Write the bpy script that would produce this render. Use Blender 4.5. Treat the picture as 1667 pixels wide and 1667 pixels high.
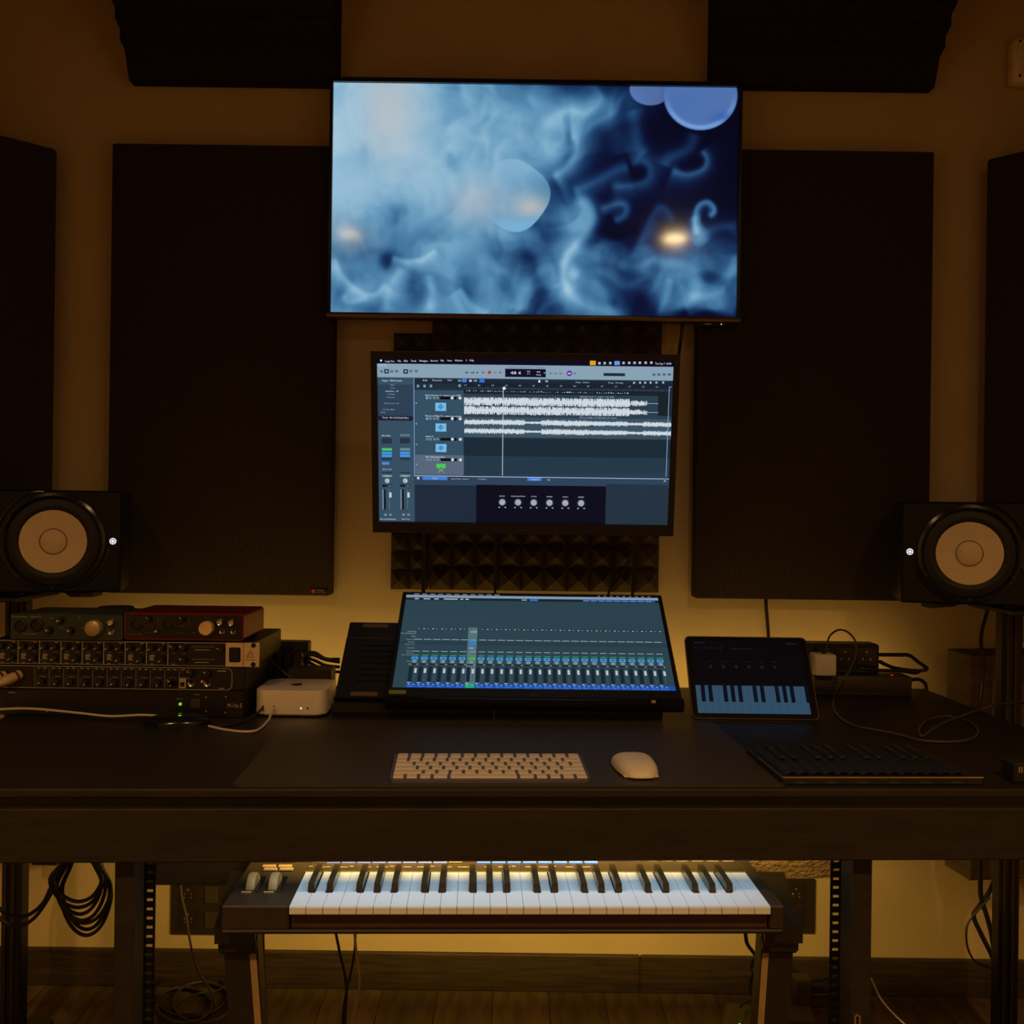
import bpy, bmesh, math, random
import numpy as np
from mathutils import Vector, Matrix
from math import radians, sin, cos, pi, tan, atan2, sqrt

for o in list(bpy.data.objects):
    bpy.data.objects.remove(o, do_unlink=True)
C = bpy.context.scene.collection
random.seed(7)

# ------------------------------------------------------------------ camera
F = 1650.0; CX = CY = 833.5; ROLL = radians(0.75); CAMZ = 1.13
cd = bpy.data.cameras.new('camera'); cam = bpy.data.objects.new('camera', cd); C.objects.link(cam)
cd.sensor_width = 36.0; cd.lens = 36.0 * F / 1667.0; cd.clip_start = 0.02
cr, sr = cos(ROLL), sin(ROLL)
cam.matrix_world = Matrix(((cr, -sr, 0, 0), (0, 0, -1, 0), (sr, cr, 0, CAMZ), (0, 0, 0, 1)))
bpy.context.scene.camera = cam
vs = bpy.context.scene.view_settings
vs.view_transform = 'Standard'; vs.look = 'None'; vs.gamma = 1.0; vs.exposure = 0.0; vs.use_curve_mapping = False

# ------------------------------------------------------------------ world: closed dark room
wd = bpy.data.worlds.new('world'); bpy.context.scene.world = wd; wd.use_nodes = True
wd.node_tree.nodes['Background'].inputs[0].default_value = (1.0, 0.7, 0.4, 1)
wd.node_tree.nodes['Background'].inputs[1].default_value = 0.0

# lamp settings (the lamps themselves are built with their fixtures below)
LAMP_COL = (1.0, 0.53, 0.18); LAMP_W = 106.0          # ceiling downlights
REAR_COL = (1.0, 0.63, 0.16); REAR_W = 1.3           # LED strip on the rear edge of the desk
KEY_COL = (0.66, 0.86, 1.0); KEY_W = 0.46            # added cool light that whitens the piano keys
KNEE_COL = (1.0, 0.63, 0.14); KNEE_W = 7.5           # warm LED strip under the desk, towards the wall

def ray(px, py):
    u = (px - CX) / F; v = (CY - py) / F
    return Vector((u * cr - v * sr, 1.0, u * sr + v * cr))
def W(px, py, Y):                       # point of the pixel's ray at depth Y
    r = ray(px, py) * Y
    return Vector((r.x, Y, r.z + CAMZ))
def P(px, py, z):                       # point where the pixel's ray meets the level z
    r = ray(px, py); t = (z - CAMZ) / r.z
    return Vector((r.x * t, t, z))

# ------------------------------------------------------------------ materials
def lin(c):
    c = c / 255.0
    return c / 12.92 if c <= 0.04045 else ((c + 0.055) / 1.055) ** 2.4
def rgb(r, g, b): return (lin(r), lin(g), lin(b))
MATS = {}
def pm(name, col, rough=0.5, metal=0.0, var=0.12, scale=30.0, bump=0.0, bscale=300.0, stretch=(1, 1, 1), emis=None, estr=1.0, spec=0.5, coat=0.0):
    if name in MATS: return MATS[name]
    m = bpy.data.materials.new(name); m.use_nodes = True; MATS[name] = m
    nt = m.node_tree; N = nt.nodes; L = nt.links
    b = N['Principled BSDF']
    b.inputs['Roughness'].default_value = rough; b.inputs['Metallic'].default_value = metal
    b.inputs['Specular IOR Level'].default_value = spec
    b.inputs['Coat Weight'].default_value = coat
    tc = N.new('ShaderNodeTexCoord'); mp = N.new('ShaderNodeMapping'); mp.inputs['Scale'].default_value = stretch
    L.new(tc.outputs['Object'], mp.inputs['Vector'])
    nz = N.new('ShaderNodeTexNoise'); nz.inputs['Scale'].default_value = scale; nz.inputs['Detail'].default_value = 4
    L.new(mp.outputs['Vector'], nz.inputs['Vector'])
    cr_ = N.new('ShaderNodeValToRGB')
    cr_.color_ramp.elements[0].position = 0.3; cr_.color_ramp.elements[1].position = 0.7
    cr_.color_ramp.elements[0].color = (*[max(0, c * (1 - var)) for c in col], 1)
    cr_.color_ramp.elements[1].color = (*[min(1, c * (1 + var)) for c in col], 1)
    L.new(nz.outputs['Fac'], cr_.inputs['Fac']); L.new(cr_.outputs['Color'], b.inputs['Base Color'])
    if bump > 0:
        n2 = N.new('ShaderNodeTexNoise'); n2.inputs['Scale'].default_value = bscale; n2.inputs['Detail'].default_value = 3
        L.new(mp.outputs['Vector'], n2.inputs['Vector'])
        bp = N.new('ShaderNodeBump'); bp.inputs['Strength'].default_value = bump; bp.inputs['Distance'].default_value = 0.004
        L.new(n2.outputs['Fac'], bp.inputs['Height']); L.new(bp.outputs['Normal'], b.inputs['Normal'])
    if emis:
        b.inputs['Emission Color'].default_value = (*emis, 1); b.inputs['Emission Strength'].default_value = estr
    return m
def screen_mat(name, rough, strength=1.0, spec=0.5):
    m = bpy.data.materials.new(name); m.use_nodes = True
    N = m.node_tree.nodes; L = m.node_tree.links; b = N['Principled BSDF']
    b.inputs['Base Color'].default_value = (0.004, 0.004, 0.005, 1); b.inputs['Roughness'].default_value = rough
    b.inputs['Specular IOR Level'].default_value = spec
    a = N.new('ShaderNodeAttribute'); a.attribute_name = 'picture'
    L.new(a.outputs['Color'], b.inputs['Emission Color']); b.inputs['Emission Strength'].default_value = strength
    return m

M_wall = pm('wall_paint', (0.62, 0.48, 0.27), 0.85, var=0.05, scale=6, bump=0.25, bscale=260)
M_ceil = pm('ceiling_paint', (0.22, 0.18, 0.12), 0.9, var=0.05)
M_black = pm('black_plastic', (0.012, 0.011, 0.010), 0.45, var=0.2)
M_blackg = pm('black_gloss', (0.008, 0.008, 0.009), 0.18, var=0.1)
M_blackm = pm('black_metal', (0.02, 0.018, 0.015), 0.4, metal=0.3, var=0.2, scale=60)
M_foam = pm('foam', (0.030, 0.024, 0.018), 0.95, var=0.25, scale=80, bump=0.5, bscale=700, spec=0.1)
M_fab = pm('panel_fabric', (0.060, 0.044, 0.027), 0.95, var=0.35, scale=160, bump=0.6, bscale=900, spec=0.1, stretch=(1, 1, 2))
M_desk = pm('desk_laminate', (0.014, 0.010, 0.006), 0.5, var=0.3, scale=14, stretch=(1, 9, 9), bump=0.06, bscale=90)
M_desk2 = pm('desk_frame_wood', (0.013, 0.0090, 0.0038), 0.6, var=0.35, scale=12, stretch=(1, 6, 6), bump=0.12, bscale=60)
M_rough = pm('rough_board', (0.22, 0.14, 0.055), 0.7, var=0.5, scale=70, bump=1.0, bscale=120, stretch=(1, 1, 2.5))
M_plank = [pm('plank_%d' % i, c, 0.5, var=0.35, scale=9, stretch=(7, 1, 1), bump=0.1, bscale=50) for i, c in
           enumerate([(0.13, 0.085, 0.036), (0.11, 0.072, 0.030), (0.15, 0.096, 0.042)])]
M_base = pm('baseboard_wood', (0.045, 0.028, 0.012), 0.55, var=0.5, scale=8, stretch=(1, 9, 14), bump=0.2, bscale=40)
M_mat = pm('mat_leather', (0.044, 0.035, 0.021), 0.5, var=0.12, scale=200, bump=0.15, bscale=900)
M_white = pm('white_plastic', (0.72, 0.66, 0.58), 0.4, var=0.03)
M_keyw = pm('piano_white', (0.70, 0.78, 0.86), 0.3, var=0.02)
M_keyb = pm('piano_black', (0.055, 0.036, 0.014), 0.3, var=0.1, coat=0.2)
M_alu = pm('aluminium', (0.84, 0.76, 0.68), 0.30, metal=0.2, var=0.04)
M_silver = pm('brushed_metal', (0.85, 0.67, 0.40), 0.35, metal=0.35, var=0.15, scale=60, stretch=(1, 1, 20))
M_chrome = pm('chrome', (0.75, 0.70, 0.62), 0.18, metal=1.0, var=0.03)
M_bronze = pm('dark_bronze', (0.16, 0.11, 0.06), 0.32, metal=0.8, var=0.08)
M_red = pm('red_anodised', (0.20, 0.005, 0.009), 0.32, metal=0.4, var=0.08)
M_teal = pm('teal_metal', (0.030, 0.048, 0.042), 0.42, metal=0.2, var=0.1)
M_print = pm('white_print', (0.55, 0.5, 0.43), 0.6, var=0.05)
M_gold = pm('gold_print', (0.5, 0.36, 0.16), 0.5, var=0.05)
M_cone = pm('speaker_cone', (0.76, 0.62, 0.42), 0.6, var=0.05)
M_rubber = pm('rubber', (0.010, 0.009, 0.008), 0.6, var=0.2)
M_cabw = pm('white_cable', (0.62, 0.56, 0.48), 0.5, var=0.05)
M_cabk = pm('black_cable', (0.016, 0.012, 0.010), 0.42, var=0.15)
M_cabg = pm('grey_cable', (0.07, 0.058, 0.045), 0.5, var=0.15)
M_lwhite = pm('led_white', (0.8, 0.8, 0.85), 0.4, emis=(0.85, 0.88, 1.0), estr=1.1)
M_lgreen = pm('led_green', (0.1, 0.3, 0.05), 0.4, emis=(0.16, 0.55, 0.03), estr=1.0)
M_lred = pm('led_red', (0.3, 0.02, 0.02), 0.4, emis=(0.55, 0.02, 0.02), estr=1.0)
M_lblue = pm('led_blue', (0.1, 0.2, 0.4), 0.4, emis=(0.14, 0.36, 0.95), estr=1.0)
M_lvio = pm('led_violet', (0.3, 0.3, 0.4), 0.4, emis=(0.36, 0.33, 0.60), estr=0.9)
M_kbase = pm('keyboard_frame', (0.16, 0.15, 0.22), 0.4, metal=0.5, var=0.05)
M_pad = pm('rubber_pad', (0.13, 0.09, 0.055), 0.7, var=0.1)

# ------------------------------------------------------------------ mesh building
class MB:
    def __init__(s): s.v = []; s.f = []
    def add(s, vs_, fs_, M=None):
        n = len(s.v)
        s.v += [tuple(M @ Vector(p)) if M else tuple(p) for p in vs_]
        s.f += [tuple(i + n for i in q) for q in fs_]
        return s
    def box(s, x0, x1, y0, y1, z0, z1, bev=0.0, seg=2, M=None):
        if bev > 0:
            bm = bmesh.new(); bmesh.ops.create_cube(bm, size=1.0)
            for v in bm.verts:
                v.co = Vector((x0 + (v.co.x + .5) * (x1 - x0), y0 + (v.co.y + .5) * (y1 - y0), z0 + (v.co.z + .5) * (z1 - z0)))
            bmesh.ops.bevel(bm, geom=list(bm.edges), offset=bev, segments=seg, profile=0.5, affect='EDGES', clamp_overlap=True)
            bm.verts.index_update()
            s.add([v.co.copy() for v in bm.verts], [[v.index for v in f.verts] for f in bm.faces], M); bm.free()
            return s
        p = [(x0, y0, z0), (x1, y0, z0), (x1, y1, z0), (x0, y1, z0), (x0, y0, z1), (x1, y0, z1), (x1, y1, z1), (x0, y1, z1)]
        return s.add(p, [(0, 3, 2, 1), (4, 5, 6, 7), (0, 1, 5, 4), (1, 2, 6, 5), (2, 3, 7, 6), (3, 0, 4, 7)], M)
    def prism(s, poly, y0, y1, M=None):
        """polygon (x,z) counter-clockwise seen from -Y, extruded from y0 (front) to y1"""
        n = len(poly)
        vv = [(x, y0, z) for x, z in poly] + [(x, y1, z) for x, z in poly]
        ff = [tuple(range(n)), tuple(reversed(range(n, 2 * n)))]
        for i in range(n):
            j = (i + 1) % n; ff.append((i, i + n, j + n, j))
        return s.add(vv, ff, M)
    def lathe(s, prof, n=24, c=(0, 0, 0), axis='y', cap=True, M=None):
        """profile (r, a): a runs along the axis"""
        vv = []; ff = []
        for r, a in prof:
            for k in range(n):
                t = 2 * pi * k / n; x, z = r * cos(t), r * sin(t)
                vv.append({'y': (c[0] + x, c[1] + a, c[2] + z), 'z': (c[0] + x, c[1] + z, c[2] + a), 'x': (c[0] + a, c[1] + x, c[2] + z)}[axis])
        for i in range(len(prof) - 1):
            for k in range(n):
                k2 = (k + 1) % n; q = (i * n + k, i * n + k2, (i + 1) * n + k2, (i + 1) * n + k)
                ff.append(q)
        if cap:
            if prof[0][0] > 1e-6: ff.append(tuple(reversed(range(n))))
            if prof[-1][0] > 1e-6: ff.append(tuple(range((len(prof) - 1) * n, len(prof) * n)))
        return s.add(vv, ff, M)
    def cyl(s, a, b, r, n=12, r2=None):
        a = Vector(a); b = Vector(b); d = b - a; L_ = d.length
        q = d.to_track_quat('Z', 'Y').to_matrix().to_4x4(); q.translation = a
        return s.lathe([(r, 0), (r if r2 is None else r2, L_)], n, axis='z', M=q)
    def tube(s, pts, r, n=8, closed=False, sub=6):
        pts = [Vector(p) for p in pts]
        if sub > 1: pts = spline(pts, sub, closed)
        m = len(pts); up = Vector((0.13, 0.21, 0.97)); vv = []; ff = []; prev = None
        for i, p in enumerate(pts):
            t = (pts[(i + 1) % m] - pts[i - 1]) if closed else (pts[min(i + 1, m - 1)] - pts[max(i - 1, 0)])
            t = t.normalized() if t.length > 1e-9 else Vector((1, 0, 0))
            a = (prev - t * prev.dot(t)) if prev is not None else (up - t * up.dot(t))
            if a.length < 1e-4: a = t.orthogonal()
            a.normalize(); prev = a; b = t.cross(a)
            for k in range(n):
                w = 2 * pi * k / n; vv.append(p + (a * cos(w) + b * sin(w)) * r)
        for i in range(m if closed else m - 1):
            for k in range(n):
                k2 = (k + 1) % n; i2 = (i + 1) % m
                ff.append((i * n + k, i2 * n + k, i2 * n + k2, i * n + k2)[::-1])
        if not closed: ff += [tuple(range(n)), tuple(reversed(range((m - 1) * n, m * n)))]
        return s.add(vv, ff)
    def quad(s, x0, x1, z0, z1, y): return s.add([(x0, y, z0), (x1, y, z0), (x1, y, z1), (x0, y, z1)], [(0, 1, 2, 3)])
    def mesh(s, name, mat, smooth=False):
        me = bpy.data.meshes.new(name); me.from_pydata([tuple(p) for p in s.v], [], s.f)
        bm = bmesh.new(); bm.from_mesh(me); bmesh.ops.recalc_face_normals(bm, faces=bm.faces)
        if smooth:
            for f_ in bm.faces: f_.smooth = True
            for e in bm.edges:
                if len(e.link_faces) == 2 and e.calc_face_angle(0) > radians(38): e.smooth = False
        bm.to_mesh(me); bm.free(); me.materials.append(mat)
        return me
    def build(s, name, mat, parent=None, smooth=False, loc=None):
        o = bpy.data.objects.new(name, s.mesh(name, mat, smooth)); C.objects.link(o)
        if parent: o.parent = parent
        if loc is not None: o.location = loc
        return o
def spline(pts, sub, closed=False):
    out = []; n = len(pts)
    for i in range(n if closed else n - 1):
        if closed: p0, p1, p2, p3 = pts[i - 1], pts[i], pts[(i + 1) % n], pts[(i + 2) % n]
        else: p0, p1, p2, p3 = pts[max(i - 1, 0)], pts[i], pts[i + 1], pts[min(i + 2, n - 1)]
        for k in range(sub):
            t = k / sub
            out.append(0.5 * ((2 * p1) + (p2 - p0) * t + (2 * p0 - 5 * p1 + 4 * p2 - p3) * t * t + (3 * p1 - p0 - 3 * p2 + p3) * t ** 3))
    if not closed: out.append(pts[-1])
    return out
def thing(name, label, cat, loc=(0, 0, 0), rot=(0, 0, 0), group=None):
    o = bpy.data.objects.new(name, None); C.objects.link(o); o.empty_display_size = 0.02
    o.location = loc; o.rotation_euler = rot; tag(o, label, cat, group); return o
def tag(o, label, cat, group=None):
    o['label'] = label; o['category'] = cat
    if group: o['group'] = group
    return o
def struct(o, kind='structure'): o['kind'] = kind; return o
def share(name, me, parent, loc, rot=(0, 0, 0), scl=(1, 1, 1)):
    o = bpy.data.objects.new(name, me); C.objects.link(o); o.parent = parent; o.location = loc; o.rotation_euler = rot; o.scale = scl; return o
def cable(name, label, pts, r, mat, group=None, n=8, sub=8, cat='cable'):
    a = Vector(pts[0]); o = MB().tube([Vector(p) - a for p in pts], r, n, sub=sub).build(name, mat, smooth=True, loc=a)
    return tag(o, label, cat, group)

# text outlines -> flat polygons (x,y), cap height about 0.7 at size 1
TXT = {}
def text_poly(t, res=1):
    if t in TXT: return TXT[t]
    c = bpy.data.curves.new('t', 'FONT'); c.body = t; c.size = 1; c.resolution_u = res; c.fill_mode = 'FRONT'
    o = bpy.data.objects.new('t', c); C.objects.link(o)
    me = bpy.data.meshes.new_from_object(o)
    r = ([(v.co.x, v.co.y) for v in me.vertices], [tuple(p.vertices) for p in me.polygons])
    bpy.data.objects.remove(o); bpy.data.curves.remove(c); bpy.data.meshes.remove(me)
    TXT[t] = r; return r
def text_width(t):
    v, _ = text_poly(t); return max([p[0] for p in v] + [0.01])
def text_on(mb, t, x, z, h, y, align='l', width=None):
    """lettering on a plane facing -Y; h = cap height; width squeezes to fit"""
    v, f_ = text_poly(t); w = text_width(t); k = h / 0.7; kx = k if width is None else width / w
    off = {'l': 0, 'c': -w * kx / 2, 'r': -w * kx}[align]
    mb.add([(x + off + p[0] * kx, y, z + p[1] * k) for p in v], f_)

class Picture:
    """a lit display: coloured flat patches in (u right, v down) units of the glass"""
    def __init__(s, w, h): s.w, s.h = w, h; s.v = []; s.f = []; s.c = []; s.k = 0; s.vm = None
    def pt(s, u, v):
        if s.vm: v = s.vm(v)
        return ((u - .5) * s.w, -0.00006 * s.k, (.5 - v) * s.h)
    def poly(s, pts, col):
        n = len(s.v); s.v += [s.pt(*p) for p in pts]; s.f.append(tuple(range(n, n + len(pts)))); s.c.append(col)
    def rect(s, u0, v0, u1, v1, col): s.poly([(u0, v1), (u1, v1), (u1, v0), (u0, v0)], col)
    def layer(s): s.k += 1
    def disc(s, u, v, r, col, n=14):
        a = s.w / s.h; s.poly([(u + r * cos(2 * pi * i / n), v - r * a * sin(2 * pi * i / n)) for i in range(n)], col)
    def text(s, t, u, v, h, col, width=None, align='l'):
        """v = baseline, h = cap height in v units"""
        vv, ff = text_poly(t); w = text_width(t); k = h / .7; kx = k * s.h / s.w if width is None else width / w
        off = {'l': 0, 'c': -w * kx / 2, 'r': -w * kx}[align]; n = len(s.v)
        s.v += [s.pt(u + off + p[0] * kx, v - p[1] * k) for p in vv]
        for q in ff: s.f.append(tuple(i + n for i in q)); s.c.append(col)
    def build(s, name, mat, parent, loc=(0, 0, 0)):
        me = bpy.data.meshes.new(name); me.from_pydata(s.v, [], s.f)
        a = me.color_attributes.new('picture', 'FLOAT_COLOR', 'CORNER')
        buf = []
        for q, c in zip(me.polygons, s.c): buf += [*c, 1.0] * q.loop_total
        a.data.foreach_set('color', buf); me.materials.append(mat)
        o = bpy.data.objects.new(name, me); C.objects.link(o); o.parent = parent; o.location = loc
        return o
# ================================================================== the room
WY = 2.40; XL, XR = -1.53, 1.58; YB = -2.2; ZC = 2.45
struct(MB().box(XL - .1, XR + .1, WY, WY + .1, 0, ZC).build('wall_back', M_wall))
struct(MB().box(XL - .1, XL, YB, WY, 0, ZC).build('wall_left', M_wall))
struct(MB().box(XR, XR + .1, YB, WY, 0, ZC).build('wall_right', M_wall))
struct(MB().box(XL - .1, XR + .1, YB - .1, YB, 0, ZC).build('wall_front', M_wall))
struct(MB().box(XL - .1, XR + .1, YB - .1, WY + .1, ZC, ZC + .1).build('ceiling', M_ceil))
fl = struct(MB().box(XL - .1, XR + .1, YB - .1, WY + .1, -.10, -.012).build('floor', pm('floor_joint', (0.012, 0.008, 0.005), 0.8)))
PWD = 0.13; pl = [MB().box(-PWD / 2 + .0005, PWD / 2 - .0005, 0, 2.299, -.012, 0, bev=.0006, seg=1).mesh('plank', m) for m in M_plank]
k = 0; x = XL + PWD / 2 - .06
while x < XR + .05:
    for y0 in ((YB, YB + 2.30)):
        w = share('plank', pl[(k * 7 + (y0 > 0)) % 3], fl, (x, y0, 0)); k += 1
    x += PWD
bb = struct(bpy.data.objects.new('baseboard_back', None)); C.objects.link(bb); bb.location = (0, WY, 0)
xj = W(1041, 1580, WY).x
for a, b in ((XL, xj - .0008), (xj + .0008, XR)):
    MB().box(a, b, -.014, 0, 0, .088, bev=.003, seg=1).build('board', M_base, bb)

# ---- two recessed ceiling downlights (their reflections show in the television)
def downlight(x, y, label, glow):
    t = thing('ceiling_downlight', label, 'ceiling lamp', (x, y, ZC), group='ceiling downlights')
    MB().lathe([(.050, -.0005), (.085, -.0005), (.088, -.006), (.078, -.011), (.062, -.009), (.055, -.004), (.050, -.0005)], 32, axis='z', cap=False).build('trim_ring', M_white, t, True)
    MB().lathe([(.0001, -.004), (.056, -.004), (.056, -.0005)], 32, axis='z').build('diffuser', pm('lamp_diffuser_%d' % glow, (0.9, 0.8, 0.6), 0.5, emis=(1.0, 0.72, 0.36), estr=glow), t)
    l = bpy.data.lights.new('downlight', 'SPOT'); l.color = LAMP_COL; l.energy = LAMP_W; l.spot_size = radians(143); l.spot_blend = 1.0; l.shadow_soft_size = 0.05
    lo = bpy.data.objects.new('downlight_beam', l); C.objects.link(lo); lo.parent = t; lo.location = (0, 0, -.03)
downlight(-.79, -.22, 'round warm ceiling downlight before the rack stack end of the desk', 26)
downlight(.76, -.22, 'round warm ceiling downlight before the tablet end of the desk', 100)

# ---- acoustic foam wedges in the corner of wall and ceiling
def corner_foam(x0, x1, zb, label):
    t = MB(); prof = [(2.398, zb), (2.362, zb), (2.338, zb + .050)]
    y, z = 2.338, zb + .050
    while z < ZC - .055:
        prof += [(y - .004, z + .008), (y - .034, z + .018), (y - .032, z + .030)]; y -= .030; z += .034
    prof += [(y - .02, ZC - .002), (2.398, ZC - .002)]
    n = len(prof); vv = [(0, a - WY, b - zb) for a, b in prof] + [(x1 - x0, a - WY, b - zb) for a, b in prof]
    ff = [tuple(range(n)), tuple(reversed(range(n, 2 * n)))] + [(i, i + n, (i + 1) % n + n, (i + 1) % n) for i in range(n)]
    o = t.add(vv, ff).build('corner_foam', M_foam, loc=(x0, WY, zb))
    return tag(o, label, 'acoustic foam', 'foam wedges along the ceiling corner')
corner_foam(-.906, W(556, 60, WY).x, W(400, 132, 2.36).z, 'ridged black foam wedge under the ceiling above the panel with a stitched tag')
corner_foam(W(1152, 60, WY).x, .972, W(1300, 138, 2.36).z, 'ridged black foam wedge under the ceiling beside the small wall box')

# ---- fabric acoustic panels
def panel_mesh(w, h, d): return MB().box(-w / 2, w / 2, -d, 0, 0, h, bev=.006, seg=2)
def fabric_panel(px0, py0, px1, py1, label):
    a = W(px0, py0, 2.35); b = W(px1, py1, 2.35); w = b.x - a.x + (-.0 if px0 < 800 else 0)
    t = thing('acoustic_panel', label, 'acoustic panel', ((a.x + b.x) / 2, WY - .004, b.z))
    panel_mesh(w, a.z - b.z, .05).build('fabric_cover', M_fab, t, True)
    return t, w, a.z - b.z
tL, wL, hL = fabric_panel(183, 233, 538, 970, 'tall charcoal fabric panel with a small red-square tag at its lower corner')
a0 = W(1521, 247, 2.35); b0 = W(1130, 974, 2.35)
tR = thing('acoustic_panel', 'tall charcoal fabric panel behind the tablet and power block', 'acoustic panel', ((a0.x + b0.x) / 2, WY - .004, b0.z))
panel_mesh(a0.x - b0.x, a0.z - b0.z, .05).build('fabric_cover', M_fab, tR, True)
# the tag
tg = MB().box(wL / 2 - .045, wL / 2 - .006, -.0515, -.0495, .004, .017, bev=.0004, seg=1).build('brand_tag', pm('tag_cloth', (0.01, 0.004, 0.004), 0.8), tL)
MB().box(wL / 2 - .0428, wL / 2 - .0345, -.0520, -.0514, .0065, .0150).build('tag_square', pm('tag_red', (0.55, 0.10, 0.05), 0.7), tg)
m = MB(); text_on(m, 'TIMBER', wL / 2 - .0318, .0115, .0030, -.0519, width=.0165); text_on(m, 'ACOUSTICS', wL / 2 - .0318, .0068, .0030, -.0519, width=.0225)
m.build('tag_lettering', M_print, tg)
for s_, p, lab in ((-1, W(95, 242, 2.35), 'charcoal fabric panel set across the corner beyond the teal interface'), (1, W(1605, 258, 2.35), 'charcoal fabric panel set across the corner under the small wall box')):
    t = thing('acoustic_panel', lab, 'acoustic panel', (p.x, p.y, W(183, 970, 2.35).z), (0, 0, s_ * -radians(45)))
    w = .56; h = p.z - t.location.z
    MB().box(min(0, s_ * w), max(0, s_ * w), 0, .045, 0, h, bev=.010, seg=2).build('fabric_cover', M_fab, t, True)

# ---- pyramid foam behind the screens
def pyramid_tile(x0, nx, nz, cw, z0, label):
    b = MB(); b.box(0, nx * cw, -.016, 0, 0, nz * cw)
    for i in range(nx):
        for j in range(nz):
            X, Z = i * cw, j * cw
            b.add([(X, -.016, Z), (X + cw, -.016, Z), (X + cw, -.016, Z + cw), (X, -.016, Z + cw), (X + cw / 2, -.052, Z + cw / 2)], [(0, 1, 4), (1, 2, 4), (2, 3, 4), (3, 0, 4)])
    return tag(b.build('pyramid_foam', pm('pyramid_foam', (0.075, 0.055, 0.030), 0.95, var=0.2, scale=80, spec=0.1), loc=(x0, WY, z0)), label, 'acoustic foam', 'pyramid foam behind the monitors')
fz = W(850, 961, WY).z; fx0 = W(638, 900, WY).x; fx1 = W(1070, 900, WY).x; fs = W(699, 900, WY).x
cw = (fx1 - fs) / 10
pyramid_tile(fs + .0015, 10, 12, cw, fz, 'wide dark pyramid foam tile on the wall behind the two screens')
pyramid_tile(fx0, 2, 14, (fs - fx0 - .003) / 2 if False else .043, fz, 'narrow strip of dark pyramid foam beside the wide foam tile')

# ---- cream box on the wall, upper right
p = W(1647, 99, 2.37); h = .108
t = thing('wall_box', 'cream plastic wall box with rounded corners above the corner panel', 'wall box', (p.x, WY, p.z - h / 2))
MB().box(0, .15, -.04, 0, 0, h, bev=.012, seg=3).build('housing', pm('aged_cream', (0.92, 0.74, 0.48), 0.55, var=.12), t, True)
MB().box(.008, .142, -.043, -.038, .008, h - .008, bev=.002, seg=1).build('cover_plate', pm('aged_cover', (0.95, 0.76, 0.50), 0.5, var=.1), t, True)
for z in (.014, h - .014): MB().lathe([(.003, -.0445), (.003, -.042)], 10, c=(.013, 0, z)).build('screw', M_black, t)

# ================================================================== desk
DZ = 0.743
dl = P(0, 1285, DZ); dr = P(1667, 1285, DZ); PHI = atan2(dr.y - dl.y, dr.x - dl.x); dc = (dl + dr) / 2
RD = Matrix.Rotation(PHI, 3, 'Z')
def dloc(p): return RD.transposed() @ (Vector(p) - Vector((dc.x, dc.y, 0)))
desk = thing('studio_desk', 'long dark wooden studio desk with deep front beam and rack rails', 'desk', (dc.x, dc.y, 0), (0, 0, PHI))
XE = dloc(P(1580, 1150, DZ)).x; DB = dloc(P(1507, 1121, DZ)).y
MB().box(-XE + .03, XE, 0, DB, DZ - .012, DZ, bev=.002, seg=1).build('desktop', M_desk, desk)
MB().box(-XE + .04, XE - .01, .018, DB - .02, DZ - .030, DZ - .012).build('under_frame', M_black, desk)
zb = CAMZ - (1402 - 833.5) / F * (dc.y + .012)
MB().box(-XE + .03, XE, .010, .034, zb, DZ - .030, bev=.002, seg=1).build('front_beam', M_desk2, desk)
def dx(px, py, yl):     # local x of a pixel at local depth yl
    r = ray(px, py); n = RD @ Vector((0, 1, 0)); o = Vector((dc.x, dc.y, 0)) + n * yl
    tt = (o.x * n.x + o.y * n.y) / (r.x * n.x + r.y * n.y); q = Vector((r.x * tt, r.y * tt, 0)) - Vector((dc.x, dc.y, 0))
    return (RD.transposed() @ q).x
LEGS = ((185, 218), (1386, 1419))
for a, b in LEGS:
    MB().box(dx(a, 1530, .04), dx(b, 1530, .04), .040, .085, 0, zb + .05, bev=.002, seg=1).build('leg', M_desk2, desk)
for a, b in ((-XE + .0, -XE + .05), (XE - .07, XE - .02)):
    MB().box(a, b, .05, .10, 0, zb + .05, bev=.002, seg=1).build('outer_leg', M_desk2, desk)
# perforated rack rails behind the inner legs
for a, b in ((234, 252), (1351, 1369)):
    y = .105; X0, X1 = dx(a, 1530, y), dx(b, 1530, y); w = X1 - X0; r = MB()
    r.box(X0, X0 + w * .22, y, y + .002, 0, zb + .1); r.box(X1 - w * .22, X1, y, y + .002, 0, zb + .1)
    z = .0
    while z < zb + .09:
        r.box(X0, X1, y, y + .002, z, z + .0088); z += .0135
    r.box(X0 - .012 if a < 800 else X1, X0 if a < 800 else X1 + .012, y, y + .002, 0, zb + .1)
    r.build('rack_rail', M_blackm, desk)
# rough board that ties the legs behind the keyboard
zs = CAMZ - (1432 - 833.5) / F * 1.745
MB().box(dx(800, 1420, .33), dx(1372, 1420, .33), .33, .36, zs, zs + .06).build('stretcher', M_rough, desk)
MB().box(dx(236, 1420, .31), dx(798, 1420, .31), .31, .36, zs, zs + .07, bev=.002, seg=1).build('cross_plate', M_black, desk)
MB().box(-XE, XE - .02, DB - .03, DB + .0, DZ - .11, DZ - .03).build('rear_rail', M_desk2, desk)
for s_ in (-1, 1):
    MB().box(s_ * .60 - .02, s_ * .60 + .02, .34, DB - .02, zs + .03, DZ - .03).build('side_brace', M_black, desk)
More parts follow.
